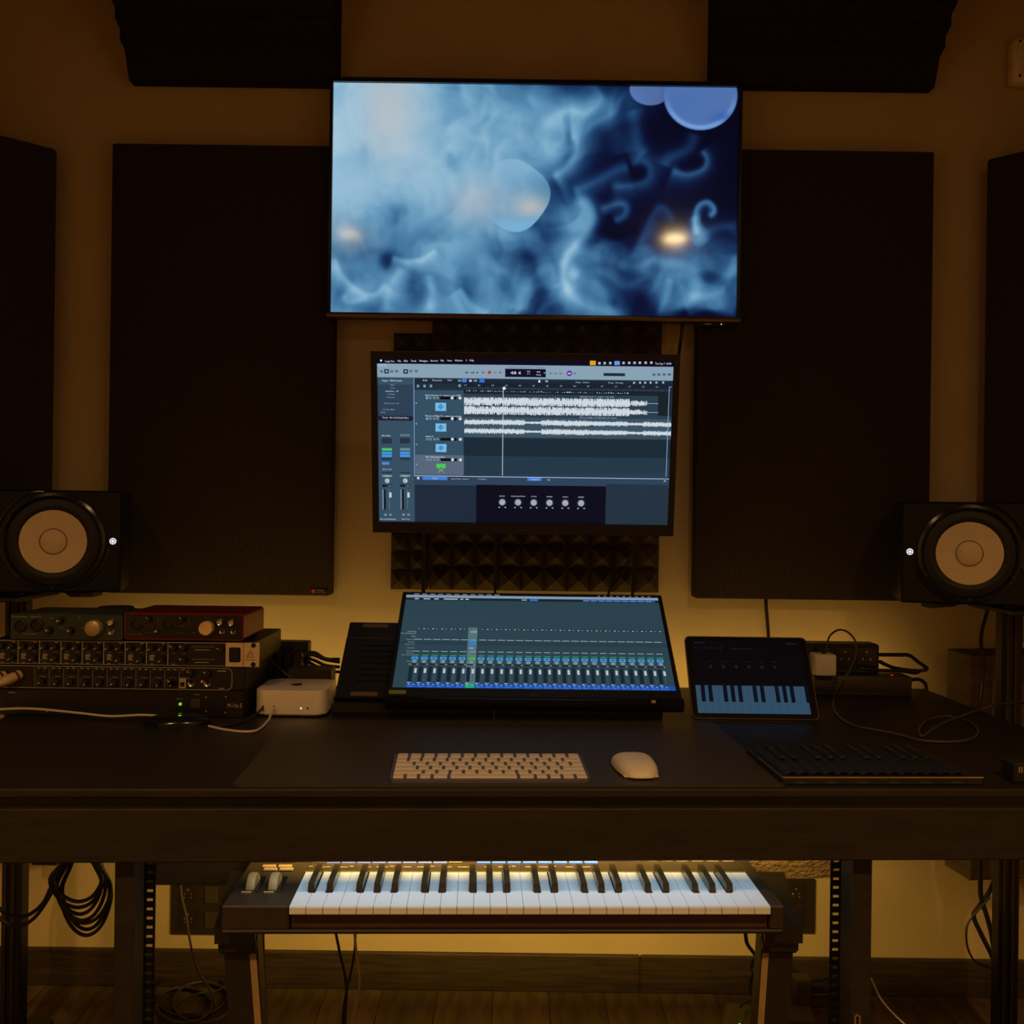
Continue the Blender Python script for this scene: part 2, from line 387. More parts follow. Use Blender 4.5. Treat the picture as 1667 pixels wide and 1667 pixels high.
# metal keyhole plate low on the right leg
q = dx(1395, 1655, .04); z0 = CAMZ - (1667 - 833.5) / F * (dc.y + .05) - .02
m = MB(); ring = [(.0048 * cos(pi * i / 8), .030 + .0048 * sin(pi * i / 8)) for i in range(9)]
ring2 = [(.0022 * cos(pi * i / 8), .030 + .0022 * sin(pi * i / 8)) for i in range(9)]
poly = [(.0048, 0)] + ring + [(-.0048, 0), (-.0022, 0)] + ring2[::-1] + [(.0022, 0)]
m.prism([(q + a, z0 + b) for a, b in poly], .0375, .0402); m.build('keyhole_plate', M_chrome, desk)

# ---- LED strips: one along the rear edge of the desk, one under the desktop, and an added cool light over the keys
def strip(name, label, loc, L_, rot, col, watt, size_y, spread=180, parent_rot=0):
    t = thing(name, label, 'light strip', loc, (0, 0, PHI))
    MB().box(-L_ / 2, L_ / 2, -.005, .005, -.002, .002).build('strip_tape', M_white, t)
    l = bpy.data.lights.new(name, 'AREA'); l.shape = 'RECTANGLE'; l.size = L_; l.size_y = size_y; l.color = col; l.energy = watt; l.spread = radians(spread)
    lo = bpy.data.objects.new(name + '_light', l); C.objects.link(lo); lo.parent = t; lo.rotation_euler = rot; lo.location = (0, .006 if rot[0] > .5 else 0, -.004)
    return t
Rp = Vector((dc.x, dc.y, 0)) + RD @ Vector((0, DB + .006, DZ - .02))
strip('rear_led_strip', 'warm LED strip along the rear edge of the desk', Rp, 1.8, (radians(118), 0, 0), REAR_COL, REAR_W, .02)
Kp = Vector((dc.x, dc.y, 0)) + RD @ Vector((-.01, .066, DZ - .036))
strip('added_key_fill', 'added cool fill light under the desktop above the piano keys', Kp, .8, (radians(0), 0, 0), KEY_COL, KEY_W, .02)  # fill light added to brighten the keys and turn them bluish
Kn = Vector((dc.x, dc.y, 0)) + RD @ Vector((-.01, .20, DZ - .036))
strip('knee_space_led_strip', 'warm LED strip under the desktop turned towards the wall', Kn, .7, (radians(52), 0, 0), KNEE_COL, KNEE_W, .02)
# ================================================================== television with the smoke picture
TY = 2.30
c0 = W(538, 127, TY); c1 = W(1207, 521, TY); TWD = 672 / F * TY; THT = 390 / F * TY
tc_ = W(871, 324, TY)
tv = thing('television', 'large flat television on the wall showing blue smoke', 'television', (tc_.x, TY, tc_.z - THT / 2))
px = TY / F
MB().box(-TWD / 2, TWD / 2, .012, .045, 0, THT, bev=.003, seg=1).build('housing', M_black, tv)
m = MB()
m.box(-TWD / 2, -TWD / 2 + 5 * px, 0, .014, 0, THT); m.box(TWD / 2 - 5 * px, TWD / 2, 0, .014, 0, THT); m.box(-TWD / 2, TWD / 2, 0, .014, THT - 7 * px, THT)
m.build('bezel', pm('tv_bezel', (0.03, 0.024, 0.018), 0.25, metal=0.6, var=.1), tv)
MB().box(-TWD / 2 - .002, TWD / 2 + .002, -.002, .014, -.002, 7 * px, bev=.002, seg=2).build('bottom_trim', M_bronze, tv, True)
MB().box(TWD * .40, TWD * .465, -.001, .02, -.012, -.002, bev=.002, seg=1).build('sensor_box', M_blackg, tv)
MB().box(TWD * .415, TWD * .43, -.0025, -.0012, -.0085, -.0055).build('sensor_mark', M_print, tv)
MB().lathe([(.0012, -.002), (.0012, 0)], 8, c=(TWD * .455, 0, -.007)).build('standby_led', M_lwhite, tv)
MB().box(-.2, .2, .045, .10, THT * .3, THT * .7).build('wall_bracket', M_blackm, tv)

def vnoise(u, v, seed):
    r = np.random.RandomState(seed); G = r.rand(64, 64)
    iu = np.floor(u).astype(int); iv = np.floor(v).astype(int); fu = u - iu; fv = v - iv
    fu = fu * fu * fu * (fu * (fu * 6 - 15) + 10); fv = fv * fv * fv * (fv * (fv * 6 - 15) + 10)
    g = lambda a, b: G[a % 64, b % 64]
    return (g(iu, iv) * (1 - fu) + g(iu + 1, iv) * fu) * (1 - fv) + (g(iu, iv + 1) * (1 - fu) + g(iu + 1, iv + 1) * fu) * fv
def fbm(u, v, fr, octv, seed):
    s_ = 0; a = .5; t_ = 0
    for k_ in range(octv):
        s_ = s_ + a * vnoise(u * fr, v * fr, seed + k_); t_ += a; a *= .5; fr *= 2.03
    return s_ / t_
def smooth(a, b, x_): t_ = np.clip((x_ - a) / (b - a), 0, 1); return t_ * t_ * (3 - 2 * t_)

NX, NZ = 500, 284
SU, SV = np.meshgrid(np.linspace(0, 1, NX), np.linspace(0, 1, NZ))
# work in the units of a 1545 x 875 view of the screen
gx = SU * 1545.0 + 43; gy = SV * 875.0 + 75
wx = (fbm(gx / 300, gy / 300, 1, 3, 11) - .5); wy = (fbm(gx / 300, gy / 300, 1, 3, 31) - .5)
qx = gx + wx * 60; qy = gy + wy * 60            # gently warped coordinates
sx = gx + wx * 18; sy = gy + wy * 18
def g2(cx_, cy_, rx, ry, X=None, Y=None):
    X = qx if X is None else X; Y = qy if Y is None else Y
    return np.exp(-(((X - cx_) / rx) ** 2 + ((Y - cy_) / ry) ** 2))
def stroke(pts, w, amp, soft=None, X=None, Y=None):
    """a ribbon of smoke: crisp on its left-hand side, drifting out on the right-hand side when soft is given"""
    X = sx if X is None else X; Y = sy if Y is None else Y
    P_ = [Vector((a, b, 0)) for a, b in pts]; P_ = spline(P_, 5) if len(P_) > 2 else P_
    best = np.full(X.shape, 1e9); side = np.zeros(X.shape); along = np.zeros(X.shape)
    n_ = len(P_) - 1
    for i in range(n_):
        ax, ay = P_[i].x, P_[i].y; bx, by = P_[i + 1].x - ax, P_[i + 1].y - ay; ll = bx * bx + by * by + 1e-9
        t_ = np.clip(((X - ax) * bx + (Y - ay) * by) / ll, 0, 1)
        ex, ey = X - ax - t_ * bx, Y - ay - t_ * by; d = np.hypot(ex, ey)
        m_ = d < best; best = np.where(m_, d, best); side = np.where(m_, bx * ey - by * ex, side); along = np.where(m_, (i + t_) / n_, along)
    fade = smooth(0, .10, along) * (1 - smooth(.88, 1, along))
    amp = amp * .9; w = w * 1.2
    if soft is None: fade = fade * .75 + .25
    if soft is None: return amp * fade * np.exp(-(best / w) ** 2)
    return amp * fade * np.where(side < 0, np.exp(-(best / w) ** 2), np.exp(-best / soft))
# density of the smoke
n1 = fbm(qx / 260, qy / 260, 1, 5, 3); n2 = fbm(qx / 120 + wx * 3, qy / 120 + wy * 3, 1, 4, 57); rid = 1 - np.abs(2 * n2 - 1)
left = 1 - smooth(560, 1180, qx + (qy - 500) * -.05)
D_ = .33 * left + .50 * (1 - smooth(350, 900, qx)) * (1 - smooth(420, 760, qy)) + .24 * left * smooth(300, 700, qy)
D_ += .34 * smooth(500, 740, qy) * smooth(850, 1000, qx) * (1 - smooth(870, 960, qy) * .6)        # haze low on the right
D_ += .42 * g2(930, 160, 260, 110) + .20 * g2(760, 330, 260, 160)
D_ += (n1 - .5) * .30 * (left * .8 + .3) + (rid - .6) * .10 * smooth(.08, .3, D_)
D_ -= .34 * g2(1420, 420, 160, 150) + .30 * g2(1010, 390, 130, 60) + .22 * g2(1120, 250, 110, 60) + .24 * g2(1130, 610, 80, 40)
D_ -= .16 * g2(790, 710, 62, 70) + .24 * g2(370, 850, 62, 80) + .22 * g2(270, 740, 40, 40) + .26 * g2(200, 930, 130, 40) + .2 * g2(80, 880, 40, 60)
D_ -= .20 * g2(570, 830, 50, 80) + .20 * g2(1500, 790, 60, 40) + .2 * g2(1220, 890, 70, 45) + .22 * g2(1450, 945, 90, 25) + .14 * g2(350, 590, 110, 80)
D_ -= .07 * g2(560, 350, 80, 50)
v1 = fbm(qx / 260 + 1.8 * n1, qy / 330 + 2.0 * wx, 1, 3, 91); v2 = fbm(qx / 130 + 2 * n1, qy / 200 + 2 * wy, 1, 3, 131)
veil = np.abs(v1 - .5) * 2; veil2 = np.abs(v2 - .5) * 2
D_ += (.20 - veil) * .36 * smooth(.04, .3, D_) * (1 - .6 * smooth(.6, .9, D_)) + (.2 - veil2) * .12 * smooth(.1, .35, D_)
D_ += .05 * smooth(900, 1100, qx) * (1 - smooth(480, 620, qy)) * (n1 > .0) * np.clip(n1 * 2 - .6, 0, 1)
D_ -= .07 * smooth(480, 820, qy) * (1 - smooth(900, 1000, qx))
D_ = np.maximum(D_, .02)
# lobes and ribbons
D_ += stroke([(960, 530), (1005, 520), (1030, 575), (985, 660), (935, 720), (925, 800), (955, 870), (1020, 920), (1120, 945), (1200, 940)], 26, .36, 55)
D_ += g2(970, 565, 75, 55, sx, sy) * .34 + g2(968, 790, 26, 28, sx, sy) * .25
D_ += stroke([(985, 665), (940, 725), (930, 800), (960, 880)], 12, .18)
D_ += stroke([(880, 425), (940, 385), (975, 320), (970, 270), (945, 265)], 16, .40, 70)
D_ += g2(900, 340, 80, 75, sx, sy) * .26
D_ += stroke([(960, 480), (1050, 440), (1130, 400), (1180, 385)], 22, .26, 40) + stroke([(1100, 455), (1180, 455), (1245, 435), (1260, 385), (1225, 358), (1175, 375)], 16, .28, 40)
D_ += stroke([(1185, 160), (1200, 230), (1210, 300), (1240, 340)], 26, .20) + stroke([(1090, 170), (1130, 260), (1150, 340)], 40, .14)
D_ += stroke([(1330, 390), (1390, 410), (1450, 390), (1465, 350), (1440, 312)], 14, .36, 40) + stroke([(1420, 250), (1400, 310), (1330, 350), (1310, 380)], 26, .24)
D_ += stroke([(1440, 640), (1430, 580), (1440, 525), (1475, 510), (1500, 540), (1475, 570)], 11, .42, 20) + stroke([(1420, 560), (1440, 620), (1475, 665)], 22, .24)
D_ += stroke([(1190, 740), (1230, 640), (1260, 570), (1295, 530), (1330, 555), (1335, 600)], 14, .22, 60)
D_ += stroke([(1590, 600), (1520, 600), (1460, 630), (1420, 670)], 16, .2, 70)
D_ += stroke([(1060, 545), (1130, 520), (1160, 530), (1150, 560), (1110, 580)], 16, .30, 20)
D_ += stroke([(1590, 930), (1480, 915), (1400, 940)], 14, .2, 40) + stroke([(1180, 760), (1300, 740), (1420, 770), (1440, 850), (1380, 910), (1280, 940)], 20, .17, 50)
D_ += stroke([(1580, 700), (1560, 800), (1500, 860), (1400, 870)], 18, .16, 50) + stroke([(1340, 800), (1320, 880), (1290, 945)], 12, .16)
D_ += stroke([(270, 735), (330, 750), (400, 738), (450, 700)], 8, .30, 30) + stroke([(50, 740), (90, 820), (160, 875), (220, 876), (258, 830)], 9, .26, 30)
D_ += stroke([(258, 945), (268, 860), (320, 770)], 16, .2, 30) + stroke([(415, 800), (430, 870), (420, 940)], 14, .2) + stroke([(520, 850), (570, 910), (640, 950)], 12, .24, 40)
D_ += stroke([(95, 880), (110, 910), (190, 890)], 10, .16) + stroke([(760, 940), (780, 860), (840, 790), (900, 760)], 26, .18, 40) + stroke([(640, 620), (720, 640), (800, 700)], 30, .10)
D_ += stroke([(740, 230), (800, 290), (840, 240), (900, 190), (1010, 150), (1090, 110)], 26, .12, 60)
kg = np.exp(-(np.arange(-7, 8) / 1.3) ** 2 / 2); kg /= kg.sum()
for ax_ in (0, 1):
    pad_ = np.pad(D_, [(7, 7) if ax_ == 0 else (0, 0), (7, 7) if ax_ == 1 else (0, 0)], mode='edge')
    D_ = sum(kg[i] * (pad_[i:i + NZ, :] if ax_ == 0 else pad_[:, i:i + NX]) for i in range(15))
# crisp discs: the lens-like bubble in the middle and the two at the upper right
rr = np.hypot((gx - 735) / 1.0, (gy - 495) / 1.0); th_ = np.arctan2(gy - 495, gx - 735)
R0 = 134 + 6 * np.cos(4 * th_ + .6); inb = (1 - smooth(R0 - 3, R0 + 3, rr)) * smooth(590, 740, gx)
rim = np.exp(-((rr - R0 + 5) / 7) ** 2)
D_ = D_ * (1 - inb * .55) + inb * .55 * (.70 + .05 * n1) + rim * inb * .05 * smooth(-.8, .6, np.sin(th_ - .4))
D_ = np.clip(D_, 0, 1.05)
stops = np.array([0, .12, .28, .45, .62, .78, .92, 1.05])
cols = np.array([(3, 5, 26), (8, 18, 52), (24, 58, 100), (62, 112, 152), (98, 150, 186), (134, 178, 206), (158, 194, 216), (176, 204, 222)], float)
IM = np.stack([np.interp(D_, stops, cols[:, k_]) for k_ in range(3)], -1)
def mixc(mask, col, k_):
    global IM
    a = np.clip(mask * k_, 0, 1)[..., None]; IM = IM * (1 - a) + np.array(col, float) * a
mixc(g2(265, 170, 120, 190), (186, 190, 194), .75)                  # pale warm column upper left
mixc(g2(610, 510, 110, 80), (190, 190, 196), .6); mixc(g2(820, 530, 70, 50) * inb, (206, 194, 186), .7)
mixc(g2(100, 660, 90, 70), (190, 188, 188), .35)
cres = np.exp(-((rr - 118) / 26) ** 2) * inb * smooth(40, 120, gy - 495); mixc(cres, (120, 178, 222), .8)
mixc(inb * smooth(20, 140, 495 - gy) * .7, (150, 192, 222), .6)
r2 = np.hypot((gx - 1442) / 1.06, gy - 105); b2 = 1 - smooth(131, 135, r2); mixc(b2, (96, 138, 206), .80 + 0 * r2)
mixc(np.exp(-((r2 - 122) / 9) ** 2) * b2 * smooth(-.2, .8, gx * 0 + (gy - 105) / 130), (128, 168, 232), .8)
mixc(b2 * g2(1380, 130, 60, 30), (70, 108, 176), .5); mixc(b2 * g2(1530, 195, 50, 18), (48, 84, 158), .6)
r3 = np.hypot((gx - 1250) / 1.3, gy - 85); b3 = (1 - smooth(58, 64, r3)) * (1 - b2); mixc(b3, (112, 150, 214), .7)
mixc(smooth(1250, 1560, qx) * (1 - smooth(500, 640, qy)) * (1 - b2) * (1 - smooth(.15, .35, D_)), (3, 4, 26), .7)
IM = np.clip(IM, 0, 255) / 255.0
IML = np.where(IM <= .04045, IM / 12.92, ((IM + .055) / 1.055) ** 2.4)
sw, sh = TWD - 10 * px, THT - 14 * px
me = bpy.data.meshes.new('screen')
vx = ((SU - .5) * sw).ravel(); vz = ((.5 - SV) * sh).ravel()
idx = np.arange(NX * NZ).reshape(NZ, NX)
fq = np.stack([idx[1:, :-1], idx[1:, 1:], idx[:-1, 1:], idx[:-1, :-1]], -1).reshape(-1, 4)
me.vertices.add(NX * NZ); me.vertices.foreach_set('co', np.stack([vx, 0 * vx, vz], -1).ravel())
me.loops.add(fq.size); me.loops.foreach_set('vertex_index', fq.ravel())
me.polygons.add(len(fq)); me.polygons.foreach_set('loop_start', np.arange(0, fq.size, 4)); me.polygons.foreach_set('loop_total', np.full(len(fq), 4))
me.update(); me.validate()
ca = me.color_attributes.new('picture', 'FLOAT_COLOR', 'POINT')
ca.data.foreach_set('color', np.concatenate([IML.reshape(-1, 3), np.ones((NX * NZ, 1))], 1).astype(np.float32).ravel())
me.materials.append(screen_mat('tv_screen', 0.08, 1.0, .5))
so = bpy.data.objects.new('screen', me); C.objects.link(so); so.parent = tv; so.location = (0, .009, 7 * px + sh / 2)

# ================================================================== upper monitor (music software)
MT = radians(10); MYc = 2.04; ppm = F / MYc
mw = 497 / ppm; mh = 292 / ppm / cos(MT); mc = W(853, 724.5, MYc)
mon = thing('monitor', 'black framed computer monitor on the wall showing audio waveform tracks', 'monitor', (mc.x, mc.y, mc.z), (MT, 0, radians(-.6)))
b = 10 / ppm; bb_ = 18 / ppm
m = MB(); m.box(-mw / 2, -mw / 2 + b, 0, .012, -mh / 2, mh / 2); m.box(mw / 2 - b, mw / 2, 0, .012, -mh / 2, mh / 2)
m.box(-mw / 2 + b, mw / 2 - b, 0, .012, mh / 2 - b, mh / 2); m.box(-mw / 2 + b, mw / 2 - b, 0, .012, -mh / 2, -mh / 2 + bb_); m.build('bezel', M_black, mon)
MB().box(-mw / 2 + .002, mw / 2 - .002, .008, .03, -mh / 2 + .002, mh / 2 - .002, bev=.004, seg=1).build('housing', M_black, mon)
m = MB(); text_on(m, 'acer', 0, -mh / 2 + .0065, .0075, -.0005, 'c', .022); m.build('maker_lettering', pm('dim_print', (0.07, 0.055, 0.04), .4), mon)
MB().box(-.05, .05, .03, .042, -.05, .05, bev=.003, seg=1).build('mount_plate', M_blackm, mon)
arm = MB(); q = Matrix.Rotation(-MT, 3, 'X'); arm.cyl((0, .04, 0), q @ Vector((.0, .26, .0)), .018, 12); e = q @ Vector((0, .305, 0))
arm.cyl(q @ Vector((0, .26, 0)), e, .030, 12); arm.build('mount_arm', M_blackm, mon)
S = Picture(mw - 2 * b, mh - b - bb_)
def A(x_, y_):      # crop pixel of the photographed screen -> (u, v)
    u, v = .5, .5
    for _ in range(6):
        u = (x_ - 70 - 2 * v) / (1528 - 35 * v); v = (y_ - 72 - 33 * u) / (858 - 8 * u)
    return u, v
def AR(x0, y0, x1, y1, col):
    u0, v0 = A(x0, y0); u1, _ = A(x1, y0); _, v1 = A(x0, y1); S.rect(u0, v0, u1, v1, rgb(*col))
def AT(t_, x_, y_, h, col, w=None, al='l'):
    u, v = A(x_, y_ + h / 2 - 0); S.text(t_, u, v, h / 858 * .8, rgb(*col), None if w is None else w / 1510, al)
wht = (215, 225, 240); bar = (134, 160, 178); slate = (50, 76, 92)
S.rect(0, 0, 1, 1, rgb(34, 54, 70)); S.layer()
S.rect(0, 0, 1, .036, rgb(4, 5, 26)); S.rect(0, .036, 1, .118, rgb(*bar))
AR(72, 176, 258, 932, (52, 78, 98)); S.rect(.127, .125, 1, .175, rgb(22, 38, 54))
AR(260, 206, 516, 240, (30, 48, 62)); AR(260, 240, 516, 686, (50, 78, 98)); AR(516, 205, 1590, 262, (20, 32, 46))
AR(260, 690, 1580, 735, (44, 66, 88)); S.layer()
AR(72, 210, 252, 372, (42, 64, 84)); AR(72, 372, 252, 396, (24, 28, 48)); AR(262, 577, 514, 682, (86, 102, 122)); AR(516, 262, 1590, 382, (38, 62, 78))
AR(516, 382, 1590, 487, (58, 82, 98)); AR(516, 487, 1590, 584, (24, 44, 58)); AR(516, 584, 1590, 686, (36, 60, 78)); AR(262, 737, 578, 935, (26, 42, 60))
AR(578, 737, 1250, 945, (5, 10, 28)); AR(1250, 737, 1568, 950, (32, 50, 66)); S.layer()
# menu bar
u, v = A(90, 88); S.disc(u, v, .0035, rgb(*wht))
for t_, x_, w_ in (('Logic Pro', 110, 50), ('File', 176, 18), ('Edit', 208, 20), ('Track', 244, 28), ('Navigate', 288, 44), ('Record', 346, 36), ('Mix', 398, 17), ('View', 432, 24), ('Window', 471, 40), ('1', 527, 5), ('Help', 547, 23)):
    AT(t_, x_, 90 + (x_ - 90) * .0, 12, wht, w_)
AR(1168, 100, 1198, 122, (226, 160, 30)); AR(1294, 103, 1322, 123, (96, 150, 235))
for x_ in (1217, 1244, 1273, 1341, 1370, 1398, 1425, 1455, 1484): AR(x_ - 6, 107, x_ + 6, 119, (170, 182, 205))
AT('Tue Sep 9  18:44', 1503, 116, 13, wht, 82)
for x_ in (80, 96, 112): u, v = A(x_, 112); S.disc(u, v, .0026, rgb(185, 205, 218))
AT('Explorations in C - Tracks', 752, 128, 9, (50, 70, 90), 180)
for x_ in (92, 145, 170, 244, 272): AR(x_ - 8, 137, x_ + 8, 150, (88, 112, 132))
AR(106, 132, 130, 154, (16, 22, 36)); AR(205, 134, 229, 156, (16, 22, 36)); S.layer(); AR(112, 138, 124, 148, bar); AR(211, 140, 223, 150, bar)
u, v = A(650, 154); S.disc(u, v, .0058, rgb(190, 50, 46))
for x_ in (526, 556): 
    for d_ in (0, 9): u, v = A(x_ + d_, 154); S.poly([(u, v - .007), (u + .005, v), (u, v + .007)][::-1], rgb(28, 40, 58))
for x_ in (584, 614): u, v = A(x_, 154); S.poly([(u, v - .007), (u + .006, v), (u, v + .007)][::-1], rgb(28, 40, 58))
AR(672, 153, 688, 157, (150, 90, 90)); AR(698, 149, 712, 160, (100, 122, 140))
AR(731, 136, 941, 178, (8, 12, 40)); AR(1238, 163, 1349, 178, (24, 44, 56)); S.layer()
AT('48', 758, 155, 20, wht, 30); AT('4', 797, 156, 20, wht, 14); AT('120', 842, 150, 10, wht, 18); AT('BPM', 843, 163, 7, (150, 160, 190), 16); AT('4/4', 893, 153, 10, wht, 18); AT('Cmaj', 889, 167, 9, wht, 25); AR(931, 158, 938, 161, wht)
u, v = A(1062, 163); S.disc(u, v, .0095, rgb(92, 40, 160)); S.layer(); AR(1054, 160, 1070, 167, (200, 180, 235))
for x_ in (965, 992, 1017, 1090): AR(x_ - 8, 158, x_ + 8, 168, (108, 132, 148))
for x_ in (1497, 1523, 1550, 1577): AR(x_ - 8, 168, x_ + 8, 179, (72, 96, 114))
# left inspector
AT('Region:  MIDI Defaults', 95, 189, 11, wht, 102)
for i, (t_, x_, w_) in enumerate((('Mute:', 138, 22), ('Loop:', 138, 22), ('Quantise:  off', 110, 68), ('Q-Swing:', 122, 38), ('Transpose:', 115, 45), ('', 0, 0), ('Pitch Source: Off', 105, 75), ('', 0, 0), ('Velocity Offset:', 97, 62))):
    if t_: AT(t_, x_, 212 + i * 15.8, 9, (150, 172, 190) if i != 2 else wht, w_)
AT('More', 86, 353, 9, (150, 170, 188), 25); AT('Track:  80s Solid Synth Bass', 93, 380, 11, wht, 137)
for k_, (xa, xb) in enumerate(((90, 142), (184, 236))):
    mid = (xa + xb) / 2
    if k_ == 0: AT('80s Solid...', xa, 474, 11, wht, 50)
    else: AR(xa, 468, xb, 480, (92, 114, 130))
    AR(xa, 488, xb, 517, (34, 50, 64)); AR(xa, 541, xb, 555, (70, 190, 110) if k_ == 0 else (110, 130, 146)); AR(xa, 561, xb, 573, (64, 150, 220)); AR(xa, 576, xb, 588, (64, 150, 220)); AR(xa, 592, xb, 604, (36, 54, 68))
    if k_ == 0: AR(xa, 614, xb - 14, 628, (70, 140, 205)); AT('Stereo Out', xa + 2, 651, 10, wht, 47)
    AR(xa, 668, xb, 674, (30, 46, 58)); AR(xa, 682, xb, 693, (112, 138, 148))
    u, v = A(mid, 714); S.disc(u, v, .0082, rgb(168, 196, 202)); AR(xa, 734, xa + 24, 746, (12, 18, 32)); AR(xa + 28, 734, xb, 746, (12, 18, 32))
    AR(xa + 8, 760, xa + 18, 868, (10, 20, 34))
    for j in range(16): AR(xa + 1, 762 + j * 6.7, xa + 6, 764.5 + j * 6.7, (196, 210, 220)); AR(xa + 34, 762 + j * 6.7, xa + 39, 764 + j * 6.7, (120, 146, 160))
    for x_ in (xa + 7, xa + 33): AR(x_, 889, x_ + 16, 901, (92, 114, 130))
    AT('80s Solid Synth Bass' if k_ == 0 else 'Stereo Out', xa - 12 if k_ == 0 else xa + 5, 917, 9, wht, 84 if k_ == 0 else 44)
S.layer()
for xa in (90, 184): AR(xa + 36, 776, xa + 48, 803, (190, 205, 215)); AT('0.0', xa + 33, 740, 9, wht, 14); AT('M', xa + 11, 895, 7, wht, 8); AT('S', xa + 38, 895, 7, wht, 7); AT('Read', xa + 15, 688, 8, wht, 22); AR(xa + 22, 708, xa + 24, 720, (60, 90, 100))
# tracks toolbar
for t_, x_, w_ in (('Edit', 305, 24), ('Functions', 354, 50), ('View', 432, 24)): AT(t_, x_, 190, 10, wht, w_)
AR(508, 185, 532, 203, (70, 120, 215)); AR(598, 187, 624, 205, (56, 108, 215)); AR(487, 189, 503, 200, (110, 130, 150)); AR(545, 190, 558, 201, (180, 195, 210)); AR(568, 190, 586, 201, (110, 130, 150))
for x_ in (280, 314, 347, 495): AR(x_ - 6, 214, x_ + 6, 227, (130, 152, 170))
AT('Snap:  Smart', 1093, 207, 10, (170, 188, 205), 70); AT('Drag:  Overlap', 1262, 211, 10, (170, 188, 205), 76); AR(902, 196, 912, 208, wht); AR(938, 198, 952, 206, (150, 170, 188))
for x_ in (1395, 1426, 1452, 1480, 1510, 1545): AR(x_ - 5, 209, x_ + 5, 219, (160, 180, 198))
# ruler
for i, n_ in enumerate((17, 25, 33, 41, 49, 57, 65, 73, 81, 89, 97, 105, 113, 121, 129, 137)): AT(str(n_), 518 + i * 70.5, 217 + i * 1.3, 8, (190, 204, 220), 13)
for i in range(128): AR(520 + i * 8.35, 228 + i * .17, 522 + i * 8.35, (240 if i % 4 else 236) + i * .17, (70, 96, 116))
rs = random.Random(4)
for i in range(70):
    x_ = 530 + i * 12; AR(x_, 246 + rs.randint(-3, 4) + i * .3, x_ + rs.randint(3, 9), 249 + i * .3, (170, 190, 205))
# grid on the empty tracks
for i in range(1, 118): AR(516 + i * 9, 489, 517.6 + i * 9, 684, (14, 30, 42))
AR(1520, 268, 1588, 384, (16, 34, 40)); S.layer()
# track headers
for i, nm in enumerate(('Explorations in C - master 1 sep 2025', 'Monsoon Magic To...ember pre master', 'Audio 8', '80s Solid Synth Bass')):
    y_ = 266 + i * 107; AT(nm, 317, y_, 10, (238, 235, 245), (182, 186, 38, 100)[i])
    for j, x_ in enumerate((320, 337, 357, 374)): AR(x_, y_ + 10, x_ + 12, y_ + 22, (96, 170, 225) if (j == 0 and i < 2) else (108, 132, 150))
    AR(394, y_ + 9, 479, y_ + 24, (8, 12, 22)); AT(str(i + 4), 266, y_ + 41, 10, wht, 7); S.layer()
    u, v = A(456, y_ + 17); S.disc(u, v, .0052, rgb(205, 215, 225)); u, v = A(497, y_ + 18); S.disc(u, v, .0052, rgb(205, 215, 225))
    if i < 3:
        AR(369, y_ + 41, 425, y_ + 83, (112, 186, 232)); S.layer()
        for j, hh in enumerate((4, 10, 17, 22, 17, 10, 4)): AR(382 + j * 4.4, y_ + 62 - hh * .7, 384.6 + j * 4.4, y_ + 62 + hh * .7, (36, 92, 150))
    else:
        AR(372, y_ + 38, 420, y_ + 59, (70, 200, 80))
        for x0, x1 in ((380, 412), (412, 380)):
            u0, v0 = A(x0, y_ + 60); u1, v1 = A(x1, y_ + 84); S.poly([(u0 - .0012, v0), (u1 - .0012, v1), (u1 + .0012, v1), (u0 + .0012, v0)], rgb(110, 220, 100))
# waveforms
def wave(x0, x1, yc, hf, col, seed, slope=.021):
    r_ = random.Random(seed); x_ = x0
    while x_ < x1:
        h1, h2 = hf(x_, r_), hf(x_, r_); y_ = yc + (x_ - x0) * slope; AR(x_, y_ - h1, x_ + 2.6, y_ + h2, col); x_ += 2.6
cw_ = (206, 216, 224)
def h1f(x_, r_):
    if x_ > 1460: return .8
    return (19.5 + r_.random() * 4.5 - r_.random() * 4 - (r_.random() < .2) * 10) * (.75 if x_ > 1370 else 1) - (r_.random() * 8 if x_ > 1370 else 0)
wave(518, 1518, 300, h1f, cw_, 5); wave(518, 1518, 346, h1f, cw_, 6)
def h2f(x_, r_):
    k_ = 11 if x_ < 830 else (5 if x_ < 915 else (12 if x_ < 1150 else (10 if x_ < 1360 else (6 if x_ < 1440 else 10))))
    return k_ * (.6 + r_.random() * .75)
wave(518, 1585, 407, h2f, cw_, 8); wave(518, 1585, 453, h2f, cw_, 9)
S.layer()
AT('Explorations in C - master 1 sep 2025', 1117, 281, 8, (180, 205, 235), 172); AT('Monsoon Magic 3rd September pre master', 1114, 388, 8, (180, 205, 235), 192)
AR(719, 238, 722, 690, (205, 212, 228)); u, v = A(725, 236); S.disc(u, v, .0055, rgb(220, 225, 235))
AR(258, 180, 261, 690, (130, 160, 210)); AR(258, 686, 1578, 689.5, (170, 185, 225)); AR(1575, 235, 1578, 700, (150, 170, 215))
